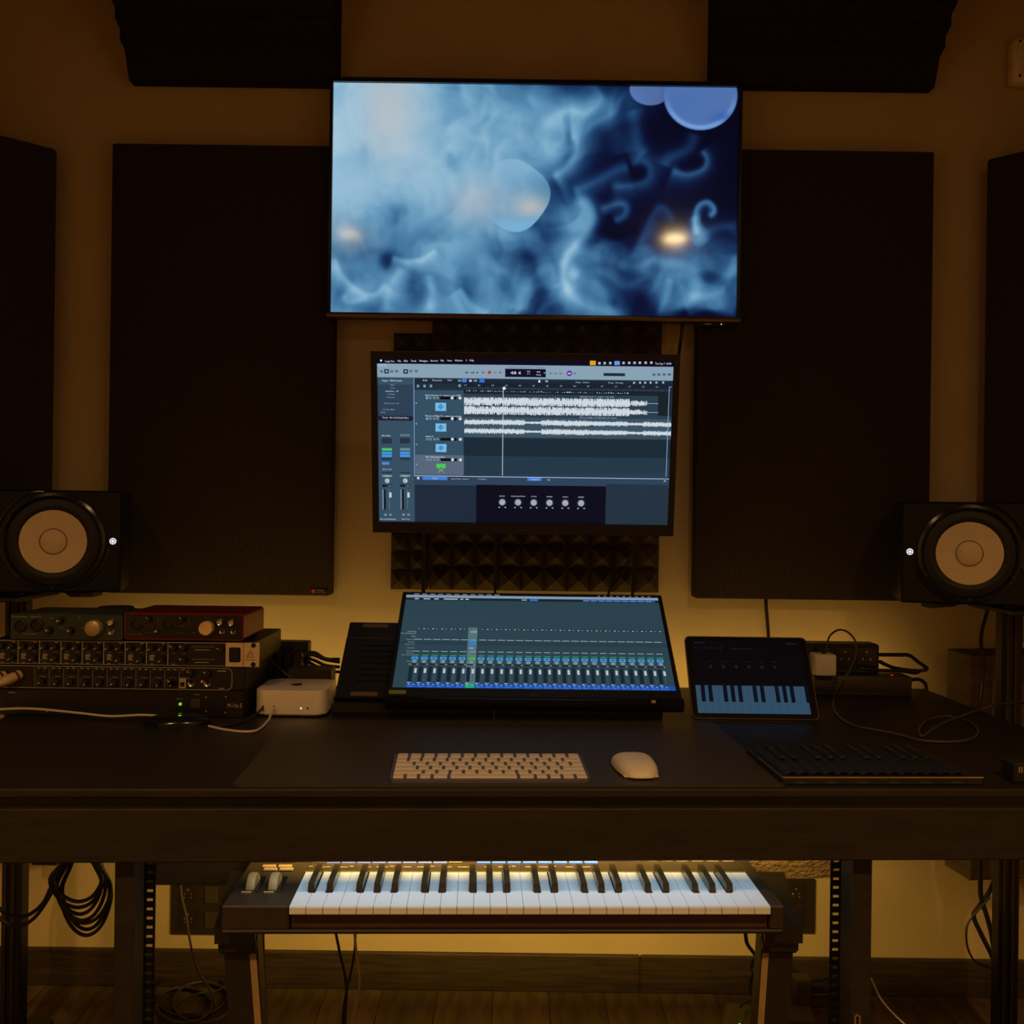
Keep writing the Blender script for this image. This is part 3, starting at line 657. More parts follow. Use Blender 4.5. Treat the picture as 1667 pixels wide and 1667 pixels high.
# lower bar and instrument
AR(300, 693, 428, 709, (62, 130, 220)); AR(843, 700, 916, 717, (62, 130, 220)); AR(443, 695, 548, 711, (30, 44, 62)); S.layer()
AT('Track', 350, 701, 9, wht, 26); AT('Send: Retro Synth 2', 447, 703, 9, wht, 96); AT('Compare', 586, 705, 9, (180, 195, 212), 46); AT('Controls', 860, 709, 9, wht, 40); AT('EQ', 946, 712, 9, wht, 14); AR(272, 694, 283, 706, wht)
u, v = A(1553, 722); S.poly([(u - .006, v + .006), (u, v - .004), (u + .006, v + .006), (u, v + .001)], rgb(*wht))
for i, nm in enumerate(('DECAY', 'MODULATION', 'CUTOFF', 'DRIVE', 'CHORUS', 'REVERB')):
    x_ = 712 + i * 81.5; y_ = 830 + i * 1.4; AT(nm, x_, y_ - 33, 8, (196, 200, 214), 30 if nm != 'MODULATION' else 72, 'c')
    u, v = A(x_, y_); S.disc(u, v, .0148, rgb(40, 44, 66)); S.layer(); S.disc(u, v, .0105, rgb(165, 170, 186)); S.layer()
    a_ = (90, 235, 30, -50, 240, 245)[i]; S.poly([(u + .010 * cos(radians(a_ + d_)) * k_, v - .0178 * sin(radians(a_ + d_)) * k_) for d_, k_ in ((-20, .25), (0, 1.05), (20, .25))], rgb(40, 44, 66))
    for d_ in (-16, 16): AR(x_ + d_ - 4, y_ + 25, x_ + d_ + 4, y_ + 30, (176, 178, 196))
S.build('screen', screen_mat('monitor_screen', 0.35, 1.0, .3), mon, (0, .0065, (bb_ - b) / 2))

# ================================================================== lower monitor (mixer), lying back on two stands
q0 = W(869.5, 1140, 1.886); q1 = W(867.5, 965.5, 2.168); lmw = .553
dv = q1 - q0; lmh = sqrt(dv.y ** 2 + dv.z ** 2); LT = atan2(dv.y, dv.z)     # lean from upright
lm = thing('monitor', 'black monitor lying back on stands showing a mixing console', 'monitor', ((q0.x + q1.x) / 2, q0.y, q0.z), (-LT, 0, radians(.2)))
MB().box(-lmw / 2, lmw / 2, 0, .014, 0, lmh, bev=.002, seg=1).build('housing', M_black, lm)
MB().box(-lmw / 2 - .002, lmw / 2 + .002, -.006, .016, -.012, .004, bev=.003, seg=2).build('chin', M_blackg, lm, True)
px_ = lmw / 476
u0, u1 = -lmw / 2 + .009, lmw / 2 - .009; v0, v1 = .030, lmh - .006
S = Picture(u1 - u0, v1 - v0)
S.vm = lambda v: float(np.interp(v, [0, .1, .44, .46, .54, .6, .655, .70, .73, .77, .80, .83, .93, 1], [0, .1, .387, .405, .517, .575, .640, .684, .713, .748, .778, .805, .936, 1]))
S.rect(0, 0, 1, 1, rgb(46, 70, 82)); S.layer()
S.rect(0, 0, 1, .022, rgb(6, 10, 24)); S.rect(0, .022, 1, .052, rgb(142, 160, 180)); S.rect(0, .052, 1, .082, rgb(24, 40, 52)); S.rect(0, .56, 1, .60, rgb(42, 64, 74)); S.layer()
for i in range(11): S.rect(.03 + i * .032, .006, .03 + i * .032 + .02, .017, rgb(120, 130, 150))
for i in range(9): S.rect(.76 + i * .025, .006, .77 + i * .025, .017, rgb(110, 120, 140))
for i, w_ in enumerate((.016, .026, .018, .055, .012, .014)): S.rect((.035, .07, .112, .15, .215, .235)[i], .062, (.035, .07, .112, .15, .215, .235)[i] + w_, .073, rgb(190, 205, 218))
S.rect(.458, .06, .478, .074, rgb(150, 165, 180)); S.rect(.49, .057, .522, .077, rgb(50, 120, 225)); S.rect(.70, .057, .985, .074, rgb(40, 96, 190)); S.layer()
for i in range(9): S.text('Input', .703 + i * .031, .0715, .011, rgb(190, 210, 240), .020)
# rows of channel strips: positions along the glass measured from the photograph (fraction of its length)
N0, DXC = .060, .0345; XS = [N0 + i * DXC for i in range(27)]; SEL = 6
S.rect(XS[SEL] - .012, .44, XS[SEL] + DXC - .012, .985, rgb(92, 118, 130)); S.layer()
for i, x_ in enumerate(XS):
    if i != SEL: S.rect(x_ + .020, .452, x_ + .0325, .468, rgb(20, 30, 40)); S.rect(x_ + .004, .452, x_ + .010, .468, rgb(20, 30, 40))
    S.rect(x_ - .004, .540, x_ + .024, .546, rgb(168, 184, 190)) if i != SEL else None
    S.rect(x_ - .004, .655, x_ + .020, .662, rgb(150, 170, 176))
    S.rect(x_ - .004, .696, x_ + .020, .703, rgb(60, 170, 90))
    if i != SEL: S.rect(x_ - .006, .715, x_ + .018, .748, rgb(72, 160, 225))
    else: S.rect(x_ - .004, .715, x_ + .020, .744, rgb(60, 190, 80))
    S.disc(x_ + .006, .768, .0095, rgb(128, 146, 150))
    S.rect(x_ - .008, .79, x_ + .024, .803, rgb(22, 36, 46)); S.rect(x_ - .010, .822, x_ + .004, .935, rgb(22, 38, 48)); S.rect(x_ + .012, .822, x_ + .0145, .935, rgb(66, 90, 102))
    S.rect(x_ - .010, .945, x_ - .003, .953, rgb(200, 212, 222)); S.rect(x_ - .001, .945, x_ + .004, .953, rgb(130, 150, 160))
S.rect(.045, .955, 1, .998, rgb(22, 82, 190)); S.rect(XS[SEL] - .012, .955, XS[SEL] + DXC - .012, .998, rgb(24, 190, 40)); S.layer()
for i, x_ in enumerate(XS):
    if i != SEL: S.rect(x_ + .023, .457, x_ + .030, .464, rgb(190, 200, 208)); S.rect(x_ + .0055, .458, x_ + .0085, .464, rgb(190, 200, 208)); S.rect(x_, .726, x_ + .012, .738, rgb(24, 90, 170))
    S.rect(x_ + .014, .793, x_ + .022, .800, rgb(150, 170, 178)); S.rect(x_ + .0095, .838, x_ + .018, .872, rgb(196, 208, 212))
    S.text('Audio %d' % (i + 1), x_ - .008, .992, .013, rgb(120, 170, 235), .026)
    for d_ in (-.006, .010): S.rect(x_ + d_, .962, x_ + d_ + .005, .971, rgb(150, 190, 240))
S.text('Solid', XS[SEL] - .003, .487, .016, rgb(215, 225, 232), .022)
S.rect(XS[SEL] - .005, .540, XS[SEL] + .021, .551, rgb(70, 200, 100)); S.rect(XS[SEL] - .006, .558, XS[SEL] + .021, .575, rgb(50, 130, 230)); S.rect(XS[SEL] - .006, .58, XS[SEL] + .021, .597, rgb(50, 130, 230)); S.rect(XS[SEL] - .006, .62, XS[SEL] + .012, .633, rgb(130, 170, 215))
for t_, v in (('Setting', .487), ('Gain Reduction', .502), ('EQ', .525), ('MIDI FX', .553), ('Input', .578), ('Audio FX', .602), ('Sends', .635), ('Output', .662), ('Group', .683), ('Automation', .703), ('Pan', .773), ('dB', .803)):
    S.text(t_, .058, v, .011, rgb(150, 172, 184), .008 + .0036 * len(t_), 'r')
S.build('screen', screen_mat('mixer_screen', 0.3, 0.85, .3), lm, ((u0 + u1) / 2, -.0006, (v0 + v1) / 2))
m = MB(); text_on(m, 'LG', .0, .012, .008, -.0065 + .006, 'c'); m.build('maker_lettering', pm('dim_print2', (0.10, 0.08, 0.06), .4), lm)
MB().box(-lmw / 2 + .004, -lmw / 2 + .036, -.0012, -.0002, .012, .022).build('energy_sticker', pm('sticker_green', (0.22, 0.26, 0.04), .5), lm)
MB().box(lmw / 2 - .060, lmw / 2 - .052, -.0075, -.0055, -.010, -.004).build('button_light', M_gold, lm)

# ---- laptop stands that carry the lower monitor
def laptop_stand(xc, w, label):
    t = thing('laptop_stand', label, 'laptop stand', (xc, 1.905, DZ))
    m = MB(); m.box(-w / 2, w / 2, 0, .26, 0, .006, bev=.002, seg=1); m.box(-w / 2, w / 2, -.004, .022, .004, .024, bev=.003, seg=1); m.build('base', M_blackm, t)
    a_ = atan2(.1285, .176); Mx = Matrix.Translation((0, .022, .024)) @ Matrix.Rotation(a_, 4, 'X')
    m = MB(); L_ = .222
    m.box(-w / 2, w / 2, 0, .05, -.005, 0, M=Mx); m.box(-w / 2, w / 2, L_ - .05, L_, -.005, 0, bev=.002, seg=1, M=Mx)
    m.box(-w / 2, -w / 2 + .035, .05, L_ - .05, -.005, 0, M=Mx); m.box(w / 2 - .035, w / 2, .05, L_ - .05, -.005, 0, M=Mx)
    m.box(-w / 2 + .03, w / 2 - .03, .045, L_ - .045, -.006, -.0028, M=Mx)
    for i in range(7): m.box(-w / 2 + .035, w / 2 - .035, .054 + i * .0165, .066 + i * .0165, -.004, 0, M=Mx)
    m.build('tray', M_black, t)
    for y_ in (.012, L_ - .018):
        for s_ in (-1, 1): MB().box(s_ * (w / 2 - .055) - .026, s_ * (w / 2 - .055) + .026, y_, y_ + .010, 0, .002, M=Mx).build('rubber_pad', M_pad, t)
    m = MB(); m.box(-w / 2 + .0, w / 2 - .0, -.0005, .002, 0, .008, M=Mx); m.build('front_lip', M_blackg, t)
    for s_ in (-1, 1): 
        m = MB(); m.cyl((s_ * w * .3, .24, .006), Mx @ Vector((s_ * w * .3, L_ * .8, -.006)), .007, 8); m.build('strut', M_blackm, t)
laptop_stand((W(541, 1150, 1.91).x + W(803, 1150, 1.91).x) / 2, W(803, 1150, 1.91).x - W(541, 1150, 1.91).x, 'black slatted laptop stand reaching out beside the silver mini computer')
laptop_stand((W(806, 1150, 1.91).x + W(1078, 1150, 1.91).x) / 2, W(1078, 1150, 1.91).x - W(806, 1150, 1.91).x, 'black slatted laptop stand wholly under the lower monitor')

# ================================================================== tablet
q0 = P(1231, 1171, DZ + .004); tw = 208 / F * q0.y; th = .174; TT = radians(35)
tb = thing('tablet', 'black tablet leaning on a stand showing a piano keyboard app', 'tablet', (q0.x, q0.y, q0.z), (-TT, 0, 0))
m = MB(); n_ = 6; R_ = .010; pts = []
for cx_, cz_, a0_ in ((tw / 2 - R_, R_, -90), (tw / 2 - R_, th - R_, 0), (-tw / 2 + R_, th - R_, 90), (-tw / 2 + R_, R_, 180)):
    for i in range(n_ + 1): a_ = radians(a0_ + 90 * i / n_); pts.append((cx_ + R_ * cos(a_), cz_ + R_ * sin(a_)))
m.prism(pts, 0, .006); m.build('body', pm('tablet_edge', (0.10, 0.075, 0.05), .35, metal=.6), tb)
m = MB(); m.prism([(x_ * .985, th / 2 + (z_ - th / 2) * .98) for x_, z_ in pts], -.0004, .0002); m.build('glass', M_blackg, tb)
S = Picture(tw * .90, th * .90)
S.rect(0, 0, 1, 1, rgb(3, 4, 8)); S.layer(); S.rect(.0, .62, .985, .985, rgb(46, 74, 96)); S.layer()
kk = 15; wp = .985 / kk
for i in range(1, kk): S.rect(i * wp - .0012, .62, i * wp + .0012, .985, rgb(30, 56, 84))
for i in range(kk):
    if i % 7 in (0, 1, 3, 4, 5) and i < kk - 1 + 1: S.rect((i + 1) * wp - .021, .60, (i + 1) * wp + .014, .835, rgb(4, 7, 20))
for i in range(6): S.disc(.155 + i * .115, .365, .016, rgb(20, 26, 32)); S.rect(.13 + i * .115, .29, .18 + i * .115, .30, rgb(16, 20, 26))
for i in range(6): S.rect(.03 + i * .045, .10, .045 + i * .045, .118, rgb(28, 32, 40))
S.rect(.02, .03, .12, .045, rgb(24, 28, 34)); S.rect(.86, .03, .95, .045, rgb(24, 28, 34)); S.rect(.35, .11, .55, .122, rgb(18, 22, 28))
S.build('screen', screen_mat('tablet_screen', 0.2, 1.0, .4), tb, (0, -.0006, th / 2))
m = MB(); m.box(-.04, .04, .006, .010, .02, .11); q = Matrix.Rotation(TT, 3, 'X')
m.cyl((0, .008, .10), q @ Vector((0, .16, .004)), .006, 8); m.build('easel_leg', M_black, tb)
# ================================================================== things on the desk
# ---- desk mat
mp4 = [P(372, 1282, DZ), P(1265, 1280, DZ), P(1170, 1176, DZ), P(470, 1174, DZ)]
cm = sum(mp4, Vector()) / 4; cm.z = DZ
wf = (mp4[1] - mp4[0]).length; wb = (mp4[2] - mp4[3]).length; dm = ((mp4[2] + mp4[3]) - (mp4[0] + mp4[1])).length / 2
m = MB(); w_ = (wf + wb) / 2; R_ = .012; pts = []
for cx_, cy_, a0_ in ((w_ / 2 - R_, -dm / 2 + R_, -90), (w_ / 2 - R_, dm / 2 - R_, 0), (-w_ / 2 + R_, dm / 2 - R_, 90), (-w_ / 2 + R_, -dm / 2 + R_, 180)):
    for i in range(5): a_ = radians(a0_ + 90 * i / 4); pts.append((cx_ + R_ * cos(a_), cy_ + R_ * sin(a_)))
m.add([(x_, y_, 0) for x_, y_ in pts] + [(x_, y_, .0025) for x_, y_ in pts], [tuple(reversed(range(20))), tuple(range(20, 40))] + [(i, (i + 1) % 20, (i + 1) % 20 + 20, i + 20) for i in range(20)])
dmat = m.build('desk_mat', M_mat, loc=cm); dmat.rotation_euler = (0, 0, PHI); tag(dmat, 'wide dark leather desk mat under the white keyboard', 'desk mat')
MZ = DZ + .0025

# ---- white compact computer keyboard
k0 = P(633, 1271, MZ + .003); k1 = P(963, 1271, MZ + .003); kb0 = P(805, 1226, MZ + .010)
kw = (k1 - k0).length; kang = atan2(k1.y - k0.y, k1.x - k0.x); kc = (k0 + k1) / 2
kd = (kb0 - kc).dot(Vector((-sin(kang), cos(kang), 0)))
kb = thing('computer_keyboard', 'white compact computer keyboard with lavender frame on the desk mat', 'keyboard', (kc.x, kc.y, MZ), (radians(2.2), 0, kang))
m = MB(); R_ = .010; pts = []
for cx_, cy_, a0_ in ((kw / 2 - R_, R_, -90), (kw / 2 - R_, kd - R_, 0), (-kw / 2 + R_, kd - R_, 90), (-kw / 2 + R_, R_, 180)):
    for i in range(6): a_ = radians(a0_ + 90 * i / 5); pts.append((cx_ + R_ * cos(a_), cy_ + R_ * sin(a_)))
n_ = len(pts)
m.add([(x_, y_, 0) for x_, y_ in pts] + [(x_, y_, .0045) for x_, y_ in pts], [tuple(reversed(range(n_))), tuple(range(n_, 2 * n_))] + [(i, (i + 1) % n_, (i + 1) % n_ + n_, i + n_) for i in range(n_)])
m.build('frame', M_kbase, kb)
rows = [[1.0] * 14, [1.0] * 13 + [1.5], [1.5] + [1.0] * 13, [1.8] + [1.0] * 11 + [1.8], [2.3] + [1.0] * 10 + [2.3], [1, 1, 1, 1.25, 5.2, 1.25, 1, 1, 1, 1]]
kx0, kx1 = -kw / 2 + .005, kw / 2 - .005; ky1, ky0 = kd - .006, .005; rh = (ky1 - ky0) / 6; gap = .0042
kcache = {}
for r_, ks in enumerate(rows):
    un = (kx1 - kx0 + gap) / sum(ks); x_ = kx0; y_ = ky1 - (r_ + 1) * rh
    for ww in ks:
        wd_ = ww * un - gap; key = round(wd_, 5)
        if key not in kcache: kcache[key] = MB().box(0, wd_, 0, rh - .0024, 0, .0026, bev=.0012, seg=2).mesh('key', M_white)
        share('key', kcache[key], kb, (x_, y_ + .0012, .0040)); x_ += ww * un
# ---- mouse
ms = P(1034, 1254, MZ); s0 = F / ms.y
mo = thing('mouse', 'white low rounded computer mouse beside the compact keyboard', 'mouse', (ms.x, ms.y, MZ), (0, 0, radians(4)))
m = MB(); vv = []; ff = []; nu, nv = 28, 8; a_, b_ = .0315, .060
for j in range(nv + 1):
    t_ = j / nv; kz = sin(t_ * pi / 2); kr = max(cos(t_ * pi / 2) ** .55, .001)
    for i in range(nu):
        th_ = 2 * pi * i / nu; ca_, sa_ = cos(th_), sin(th_); e_ = 2 / 3.0
        X = a_ * kr * math.copysign(abs(ca_) ** e_, ca_); Y = b_ * kr * math.copysign(abs(sa_) ** e_, sa_)
        vv.append((X * (1 + .10 * Y / b_), Y, .0035 + .0185 * kz * (1 - .25 * (Y / b_) ** 2)))
for j in range(nv):
    for i in range(nu): i2 = (i + 1) % nu; ff.append((j * nu + i, j * nu + i2, (j + 1) * nu + i2, (j + 1) * nu + i))
ff.append(tuple(reversed(range(nu)))); ff.append(tuple(range(nv * nu, (nv + 1) * nu)))
m.add(vv, ff); m.build('top_shell', M_white, mo, True)
MB().box(-.026, .026, -.05, .05, 0, .006, bev=.003, seg=1).build('base', M_alu, mo)

# ---- silver mini computer
q0 = P(471, 1168, DZ); mwid = 117 / F * q0.y
mini = thing('mini_computer', 'small silver rounded-square computer with two cables in its front', 'computer', (q0.x, q0.y, DZ))
m = MB(); R_ = .024; pts = []
for cx_, cy_, a0_ in ((mwid / 2 - R_, R_, -90), (mwid / 2 - R_, mwid - R_, 0), (-mwid / 2 + R_, mwid - R_, 90), (-mwid / 2 + R_, R_, 180)):
    for i in range(8): a_ = radians(a0_ + 90 * i / 7); pts.append((cx_ + R_ * cos(a_), cy_ + R_ * sin(a_)))
n_ = len(pts); lv = [(.003, .96), (.006, 1), (.047, 1), (.0495, .99), (.050, .975)]; vv = []; ff = []
for z_, k_ in lv: vv += [(x_ * k_, mwid / 2 + (y_ - mwid / 2) * k_, z_) for x_, y_ in pts]
for j in range(len(lv) - 1): ff += [(j * n_ + i, j * n_ + (i + 1) % n_, (j + 1) * n_ + (i + 1) % n_, (j + 1) * n_ + i) for i in range(n_)]
ff += [tuple(reversed(range(n_))), tuple(range((len(lv) - 1) * n_, len(lv) * n_))]
m.add(vv, ff); m.build('case', M_alu, mini, True)
MB().lathe([(.045, 0), (.045, .003)], 28, c=(0, mwid / 2, 0), axis='z').build('foot', M_black, mini)
# emblem on top: rounded fruit silhouette with a bite and a leaf, as on the case
m = MB(); em = [(.0125 * cos(t_) * (1 - .10 * sin(t_)) , .0125 * sin(t_) * (1.0 - .12 * abs(cos(t_)) ** 6)) for t_ in [2 * pi * i / 24 for i in range(24)]]
em = [(x_ if not (x_ > .0095 and abs(y_ - .002) < .006) else .0078, y_) for x_, y_ in em]
m.add([(x_, mwid / 2 + y_ * 1.05, .0502) for x_, y_ in em], [tuple(range(24))]); m.add([(.001, mwid / 2 + .0135, .0502), (.005, mwid / 2 + .0150, .0502), (.006, mwid / 2 + .0195, .0502), (.002, mwid / 2 + .0185, .0502)], [(0, 1, 2, 3)])
m.build('emblem', M_blackg, mini)
mz = lambda px__, py__: W(px__, py__, q0.y) - Vector((q0.x, q0.y, DZ))
pp = mz(490, 1153); MB().lathe([(.0014, -.0006), (.0014, .001)], 10, c=(pp.x, 0, pp.z)).build('power_light', M_lwhite, mini)
pp = mz(501, 1153); MB().lathe([(.0020, -.0004), (.0020, .001)], 10, c=(pp.x, 0, pp.z)).build('audio_jack', M_black, mini)
for x_ in (428, 446): pp = mz(x_, 1153); MB().box(pp.x - .0015, pp.x + .0015, -.0004, .001, pp.z - .005, pp.z + .005, bev=.001, seg=1).build('port', M_black, mini)

# ================================================================== rack stack on the left
RY = 1.875; rs_ = F / RY
def RX(p_, y_=1066): return W(p_, y_, RY).x
def RZ(y_, p_=250): return W(p_, y_, RY).z
def facer(name, cx_, cz_, r_, mat, parent, prof=None, n=18, y0=0.0):
    m_ = MB(); m_.lathe(prof or [(r_, .001), (r_, -.006), (r_ * .85, -.008), (.0001, -.008)], n, c=(0, 0, 0), cap=True)
    return m_
KN = {}
def knob(parent, px_c, py_c, rp, kind='black', line=None, name='knob', ref=250, plane=None):
    """a front knob at a photo pixel, radius rp in pixels, on the front plane of its unit"""
    Yp = plane or RY; p_ = W(px_c, py_c, Yp) - parent_world(parent); r_ = rp / F * Yp
    key = (kind, round(r_, 4), line)
    if key not in KN:
        if kind == 'black': me_ = MB().lathe([(r_, .001), (r_ * .95, -.006), (r_ * .8, -.010), (.0001, -.010)], 16).mesh('knob', M_black, True)
        elif kind == 'metal': me_ = MB().lathe([(r_, .001), (r_, -.010), (r_ * .9, -.0115), (r_ * .5, -.0105), (.0001, -.0105)], 20).mesh('knob', M_chrome, True)
        elif kind == 'gold': me_ = MB().lathe([(r_, .001), (r_, -.014), (r_ * .92, -.016), (.0001, -.0155)], 28).mesh('knob', pm('gold_knob', (.9, .66, .34), .3, metal=.4), True)
        elif kind == 'jack': me_ = MB().lathe([(r_ * .55, .001), (r_ * .55, -.0015), (r_, -.003), (r_, .001)], 18, cap=False).mesh('jack', M_chrome, True)
        elif kind == 'combo': me_ = MB().lathe([(r_, .001), (r_, -.003), (r_ * .86, -.004), (r_ * .80, -.001), (.0001, -.001)], 22).mesh('combo_socket', M_black, True)
        elif kind == 'led_green': me_ = MB().lathe([(r_, .001), (r_, -.002), (.0001, -.003)], 10).mesh('led', M_lgreen, True)
        elif kind == 'led_red': me_ = MB().lathe([(r_, .001), (r_, -.002), (.0001, -.003)], 10).mesh('led', M_lred, True)
        elif kind == 'screw': me_ = MB().lathe([(r_, .001), (r_, -.002), (.0001, -.0025)], 10).mesh('screw', M_chrome, True)
        elif kind == 'hole': me_ = MB().lathe([(r_, .0005), (r_, -.0006), (.0001, -.0006)], 14).mesh('rack_hole', pm('dark_hole', (.02, .005, .003), .8), True)
        KN[key] = me_
    me_ = KN[key]
    o_ = share(me_.name.split('.')[0] if name == 'knob' else name, me_, parent, (p_.x, 0, p_.z))
    if line is not None:
        lk = ('line', round(r_, 4), line, kind)
        if lk not in KN:
            a = radians(line); d_ = Vector((cos(a), 0, sin(a))); n__ = Vector((-sin(a), 0, cos(a))) * r_ * .14; y_ = -.0103 if kind == 'black' else -.0117
            A_ = d_ * r_ * .35; B_ = d_ * r_ * 1.0
            KN[lk] = MB().add([Vector((0, y_, 0)) + q__ for q__ in (A_ - n__, B_ - n__, B_ + n__, A_ + n__)], [(0, 1, 2, 3)]).mesh('pointer', M_print)
        share('pointer', KN[lk], o_, (0, 0, 0))
    return o_
PW = {}
def parent_world(t_): return PW[t_.name]
def unit(name, label, cat, x0, x1, z0, z1, depth, mat, Yf=RY, bev=.002, part='chassis', inset=0):
    t_ = thing(name, label, cat, ((x0 + x1) / 2, Yf, z0)); PW[t_.name] = Vector(((x0 + x1) / 2, Yf, z0)); w__ = x1 - x0
    MB().box(-w__ / 2 + inset, w__ / 2 - inset, .003 if inset else 0, depth, 0, z1 - z0, bev=bev, seg=1).build(part, mat, t_)
    return t_, w__, z1 - z0
zt = RZ(1046.5, 420); zm = RZ(1086, 420); zl = RZ(1125, 370); XR_ = RX(422)
# bottom power conditioner
uB, w_, h_ = unit('power_conditioner', 'black rack power conditioner with a green light, lowest of the rack stack', 'rack unit', RX(398) - .50, RX(398), DZ, zl, .20, M_black)
MB().box(-w_ / 2, w_ / 2, -.003, .0005, .001, h_ - .001, bev=.0008, seg=1).build('front_panel', pm('panel_black', (.010, .009, .008), .35), uB)
PWo = PW[uB.name]; off = lambda p_, y_, t_: W(p_, y_, RY) - PW[t_.name]
m = MB(); q = off(371, 1151, uB); text_on(m, 'M-10x E', q.x, q.z, .0075, -.0035, width=.027); q = off(317, 1131, uB); text_on(m, 'POWER', q.x, q.z, .0022, -.0035, width=.010)
q = off(288, 1138, uB); text_on(m, 'PROTECTION', q.x, q.z, .0018, -.0035, width=.012); q = off(15, 1125, uB); m.quad(q.x, q.x + .012, q.z - .003, q.z - .0012, -.0035)
m.build('lettering', M_print, uB)
knob(uB, 294.5, 1145.5, 2.6, 'led_green', name='led').location.y = -.003
q = off(319, 1145, uB); MB().box(q.x - .009, q.x + .009, -.006, 0, q.z - .009, q.z + .009, bev=.0015, seg=1).build('rocker_switch', pm('switch_grey', (.05, .04, .03), .4), uB)
for a, b_ in ((337, 1135), (337, 1158), (369, 1134), (368, 1160), (78, 1158)): knob(uB, a, b_, 1.5, 'screw', name='screw').location.y = -.003
# middle interface with white outline
uM, w_, h_ = unit('rack_interface', 'black rack audio interface with white outline and two plugs, middle of the rack stack', 'rack unit', RX(400) - .50, RX(400), zl + .001, zm - .0005, .22, M_black)
m = MB(); q1_ = off(378, 1089, uM); q2_ = off(378, 1123.5, uM); X1 = q1_.x; Z1 = off(300, 1087, uM).z; Z0 = off(300, 1122.5, uM).z; X0 = -w_ / 2
R_ = .010; t_ = .0009; arc = [(X1 - R_ + R_ * cos(a), Z1 - R_ + R_ * sin(a)) for a in [pi / 2 * i / 6 for i in range(7)]]; arc2 = [(X1 - R_ + R_ * cos(a), Z0 + R_ + R_ * sin(a)) for a in [-pi / 2 + pi / 2 * i / 6 for i in range(7)]]
path = [(X0, Z1)] + arc[::-1] + arc2[::-1] + [(X0, Z0)]
for (ax, az), (bx, bz) in zip(path[:-1], path[1:]):
    d_ = Vector((bx - ax, 0, bz - az)); n__ = Vector((-d_.z, 0, d_.x)).normalized() * t_ / 2
    m.add([(ax + n__.x, -.0006, az + n__.z), (ax - n__.x, -.0006, az - n__.z), (bx - n__.x, -.0006, bz - n__.z), (bx + n__.x, -.0006, bz + n__.z)], [(0, 1, 2, 3)])
m.build('outline_print', M_print, uM)
m = MB()
for k_ in range(11):
    xx = 57 + 23.5 * k_; q = off(xx, 1095, uM)
    m.quad(q.x - .0002, q.x + .0002, Z0 + .002, Z1 - .004, -.0005)
    for d_ in (4, 14): q = off(xx + d_, 1090.5 - (xx - 250) * 0, uM); m.quad(q.x, q.x + .006, Z1 - .0048, Z1 - .0040, -.0005); m.quad(q.x, q.x + .004, Z1 - .0032, Z1 - .0026, -.0005)
    for d_ in (0, 3, 6): q = off(xx + 3, 1106, uM); m.quad(q.x, q.x + .0022, Z0 + .008 + d_ * .0016, Z0 + .0086 + d_ * .0016, -.0005)
    q = off(xx + 8, 1101, uM); m.quad(q.x, q.x + .011, Z0 + .0205, Z0 + .0211, -.0005)
q = off(354, 1092, uM); m.quad(q.x, q.x + .016, Z1 - .006, Z1 - .0046, -.0005); q = off(356, 1120, uM); m.quad(q.x, q.x + .010, Z0 + .0025, Z0 + .0036, -.0005)
m.build('panel_print', M_print, uM)['kind'] = 'stuff'
btn = MB().box(-.0042, .0042, -.003, .001, -.0035, .0035, bev=.0008, seg=1).mesh('button', M_black)
def onrow(t_, px__, Zl):            # part position on a unit's front at pixel column px__ and height Zl
    return Vector((W(px__, 1066, RY).x - PW[t_.name].x, 0, Zl))
for k_ in range(11):
    xx = 57 + 23.5 * k_
    for d_ in (6, 17): share('button', btn, uM, onrow(uM, xx + d_, Z1 - .0095))
    if k_ < 10:
        o_ = knob(uM, xx + 13, 1109, 5.6, 'black', 215 + (k_ * 37) % 60); o_.location.z = Z0 + .0125
for a, b_, k_ in ((312, 1094, 'black'), (339, 1095, 'black')): knob(uM, a, b_, 6, k_, 160)
for a in (312, 338): knob(uM, a, 1112, 5.6, 'jack', name='jack')
knob(uM, 329, 1109.5, 1.8, 'led_red', name='led')
o_ = knob(uM, 281, 1110, 6.5, 'black', 150)
q = off(297.5, 1112, uM); MB().box(q.x - .006, q.x + .006, -.0012, 0, q.z - .0095, q.z + .0095).build('gold_label', M_gold, uM); MB().box(q.x - .0035, q.x + .0035, -.0035, -.001, q.z - .0055, q.z + .002, bev=.0006, seg=1).build('square_button', M_black, uM)
# two connector plugs in the middle interface (things of their own)
for a, b_, pl_ in ((8, 1099, 'metal microphone plug in the end socket of the middle rack interface'), (33, 1098, 'metal microphone plug next to the small buttons of the middle rack interface')):
    q = W(a, b_, RY); t_ = thing('microphone_plug', pl_, 'plug', (q.x, RY - .0008, q.z), (radians(14), 0, radians(-28)), 'microphone plugs in the rack interface')
    MB().lathe([(.0085, 0), (.0095, -.004), (.0095, -.030), (.0080, -.036), (.0055, -.050), (.0001, -.050)], 18).build('shell', M_silver, t_, True)
    MB().lathe([(.0100, -.008), (.0103, -.010), (.0100, -.012)], 18, cap=False).build('red_band', M_red, t_, True)
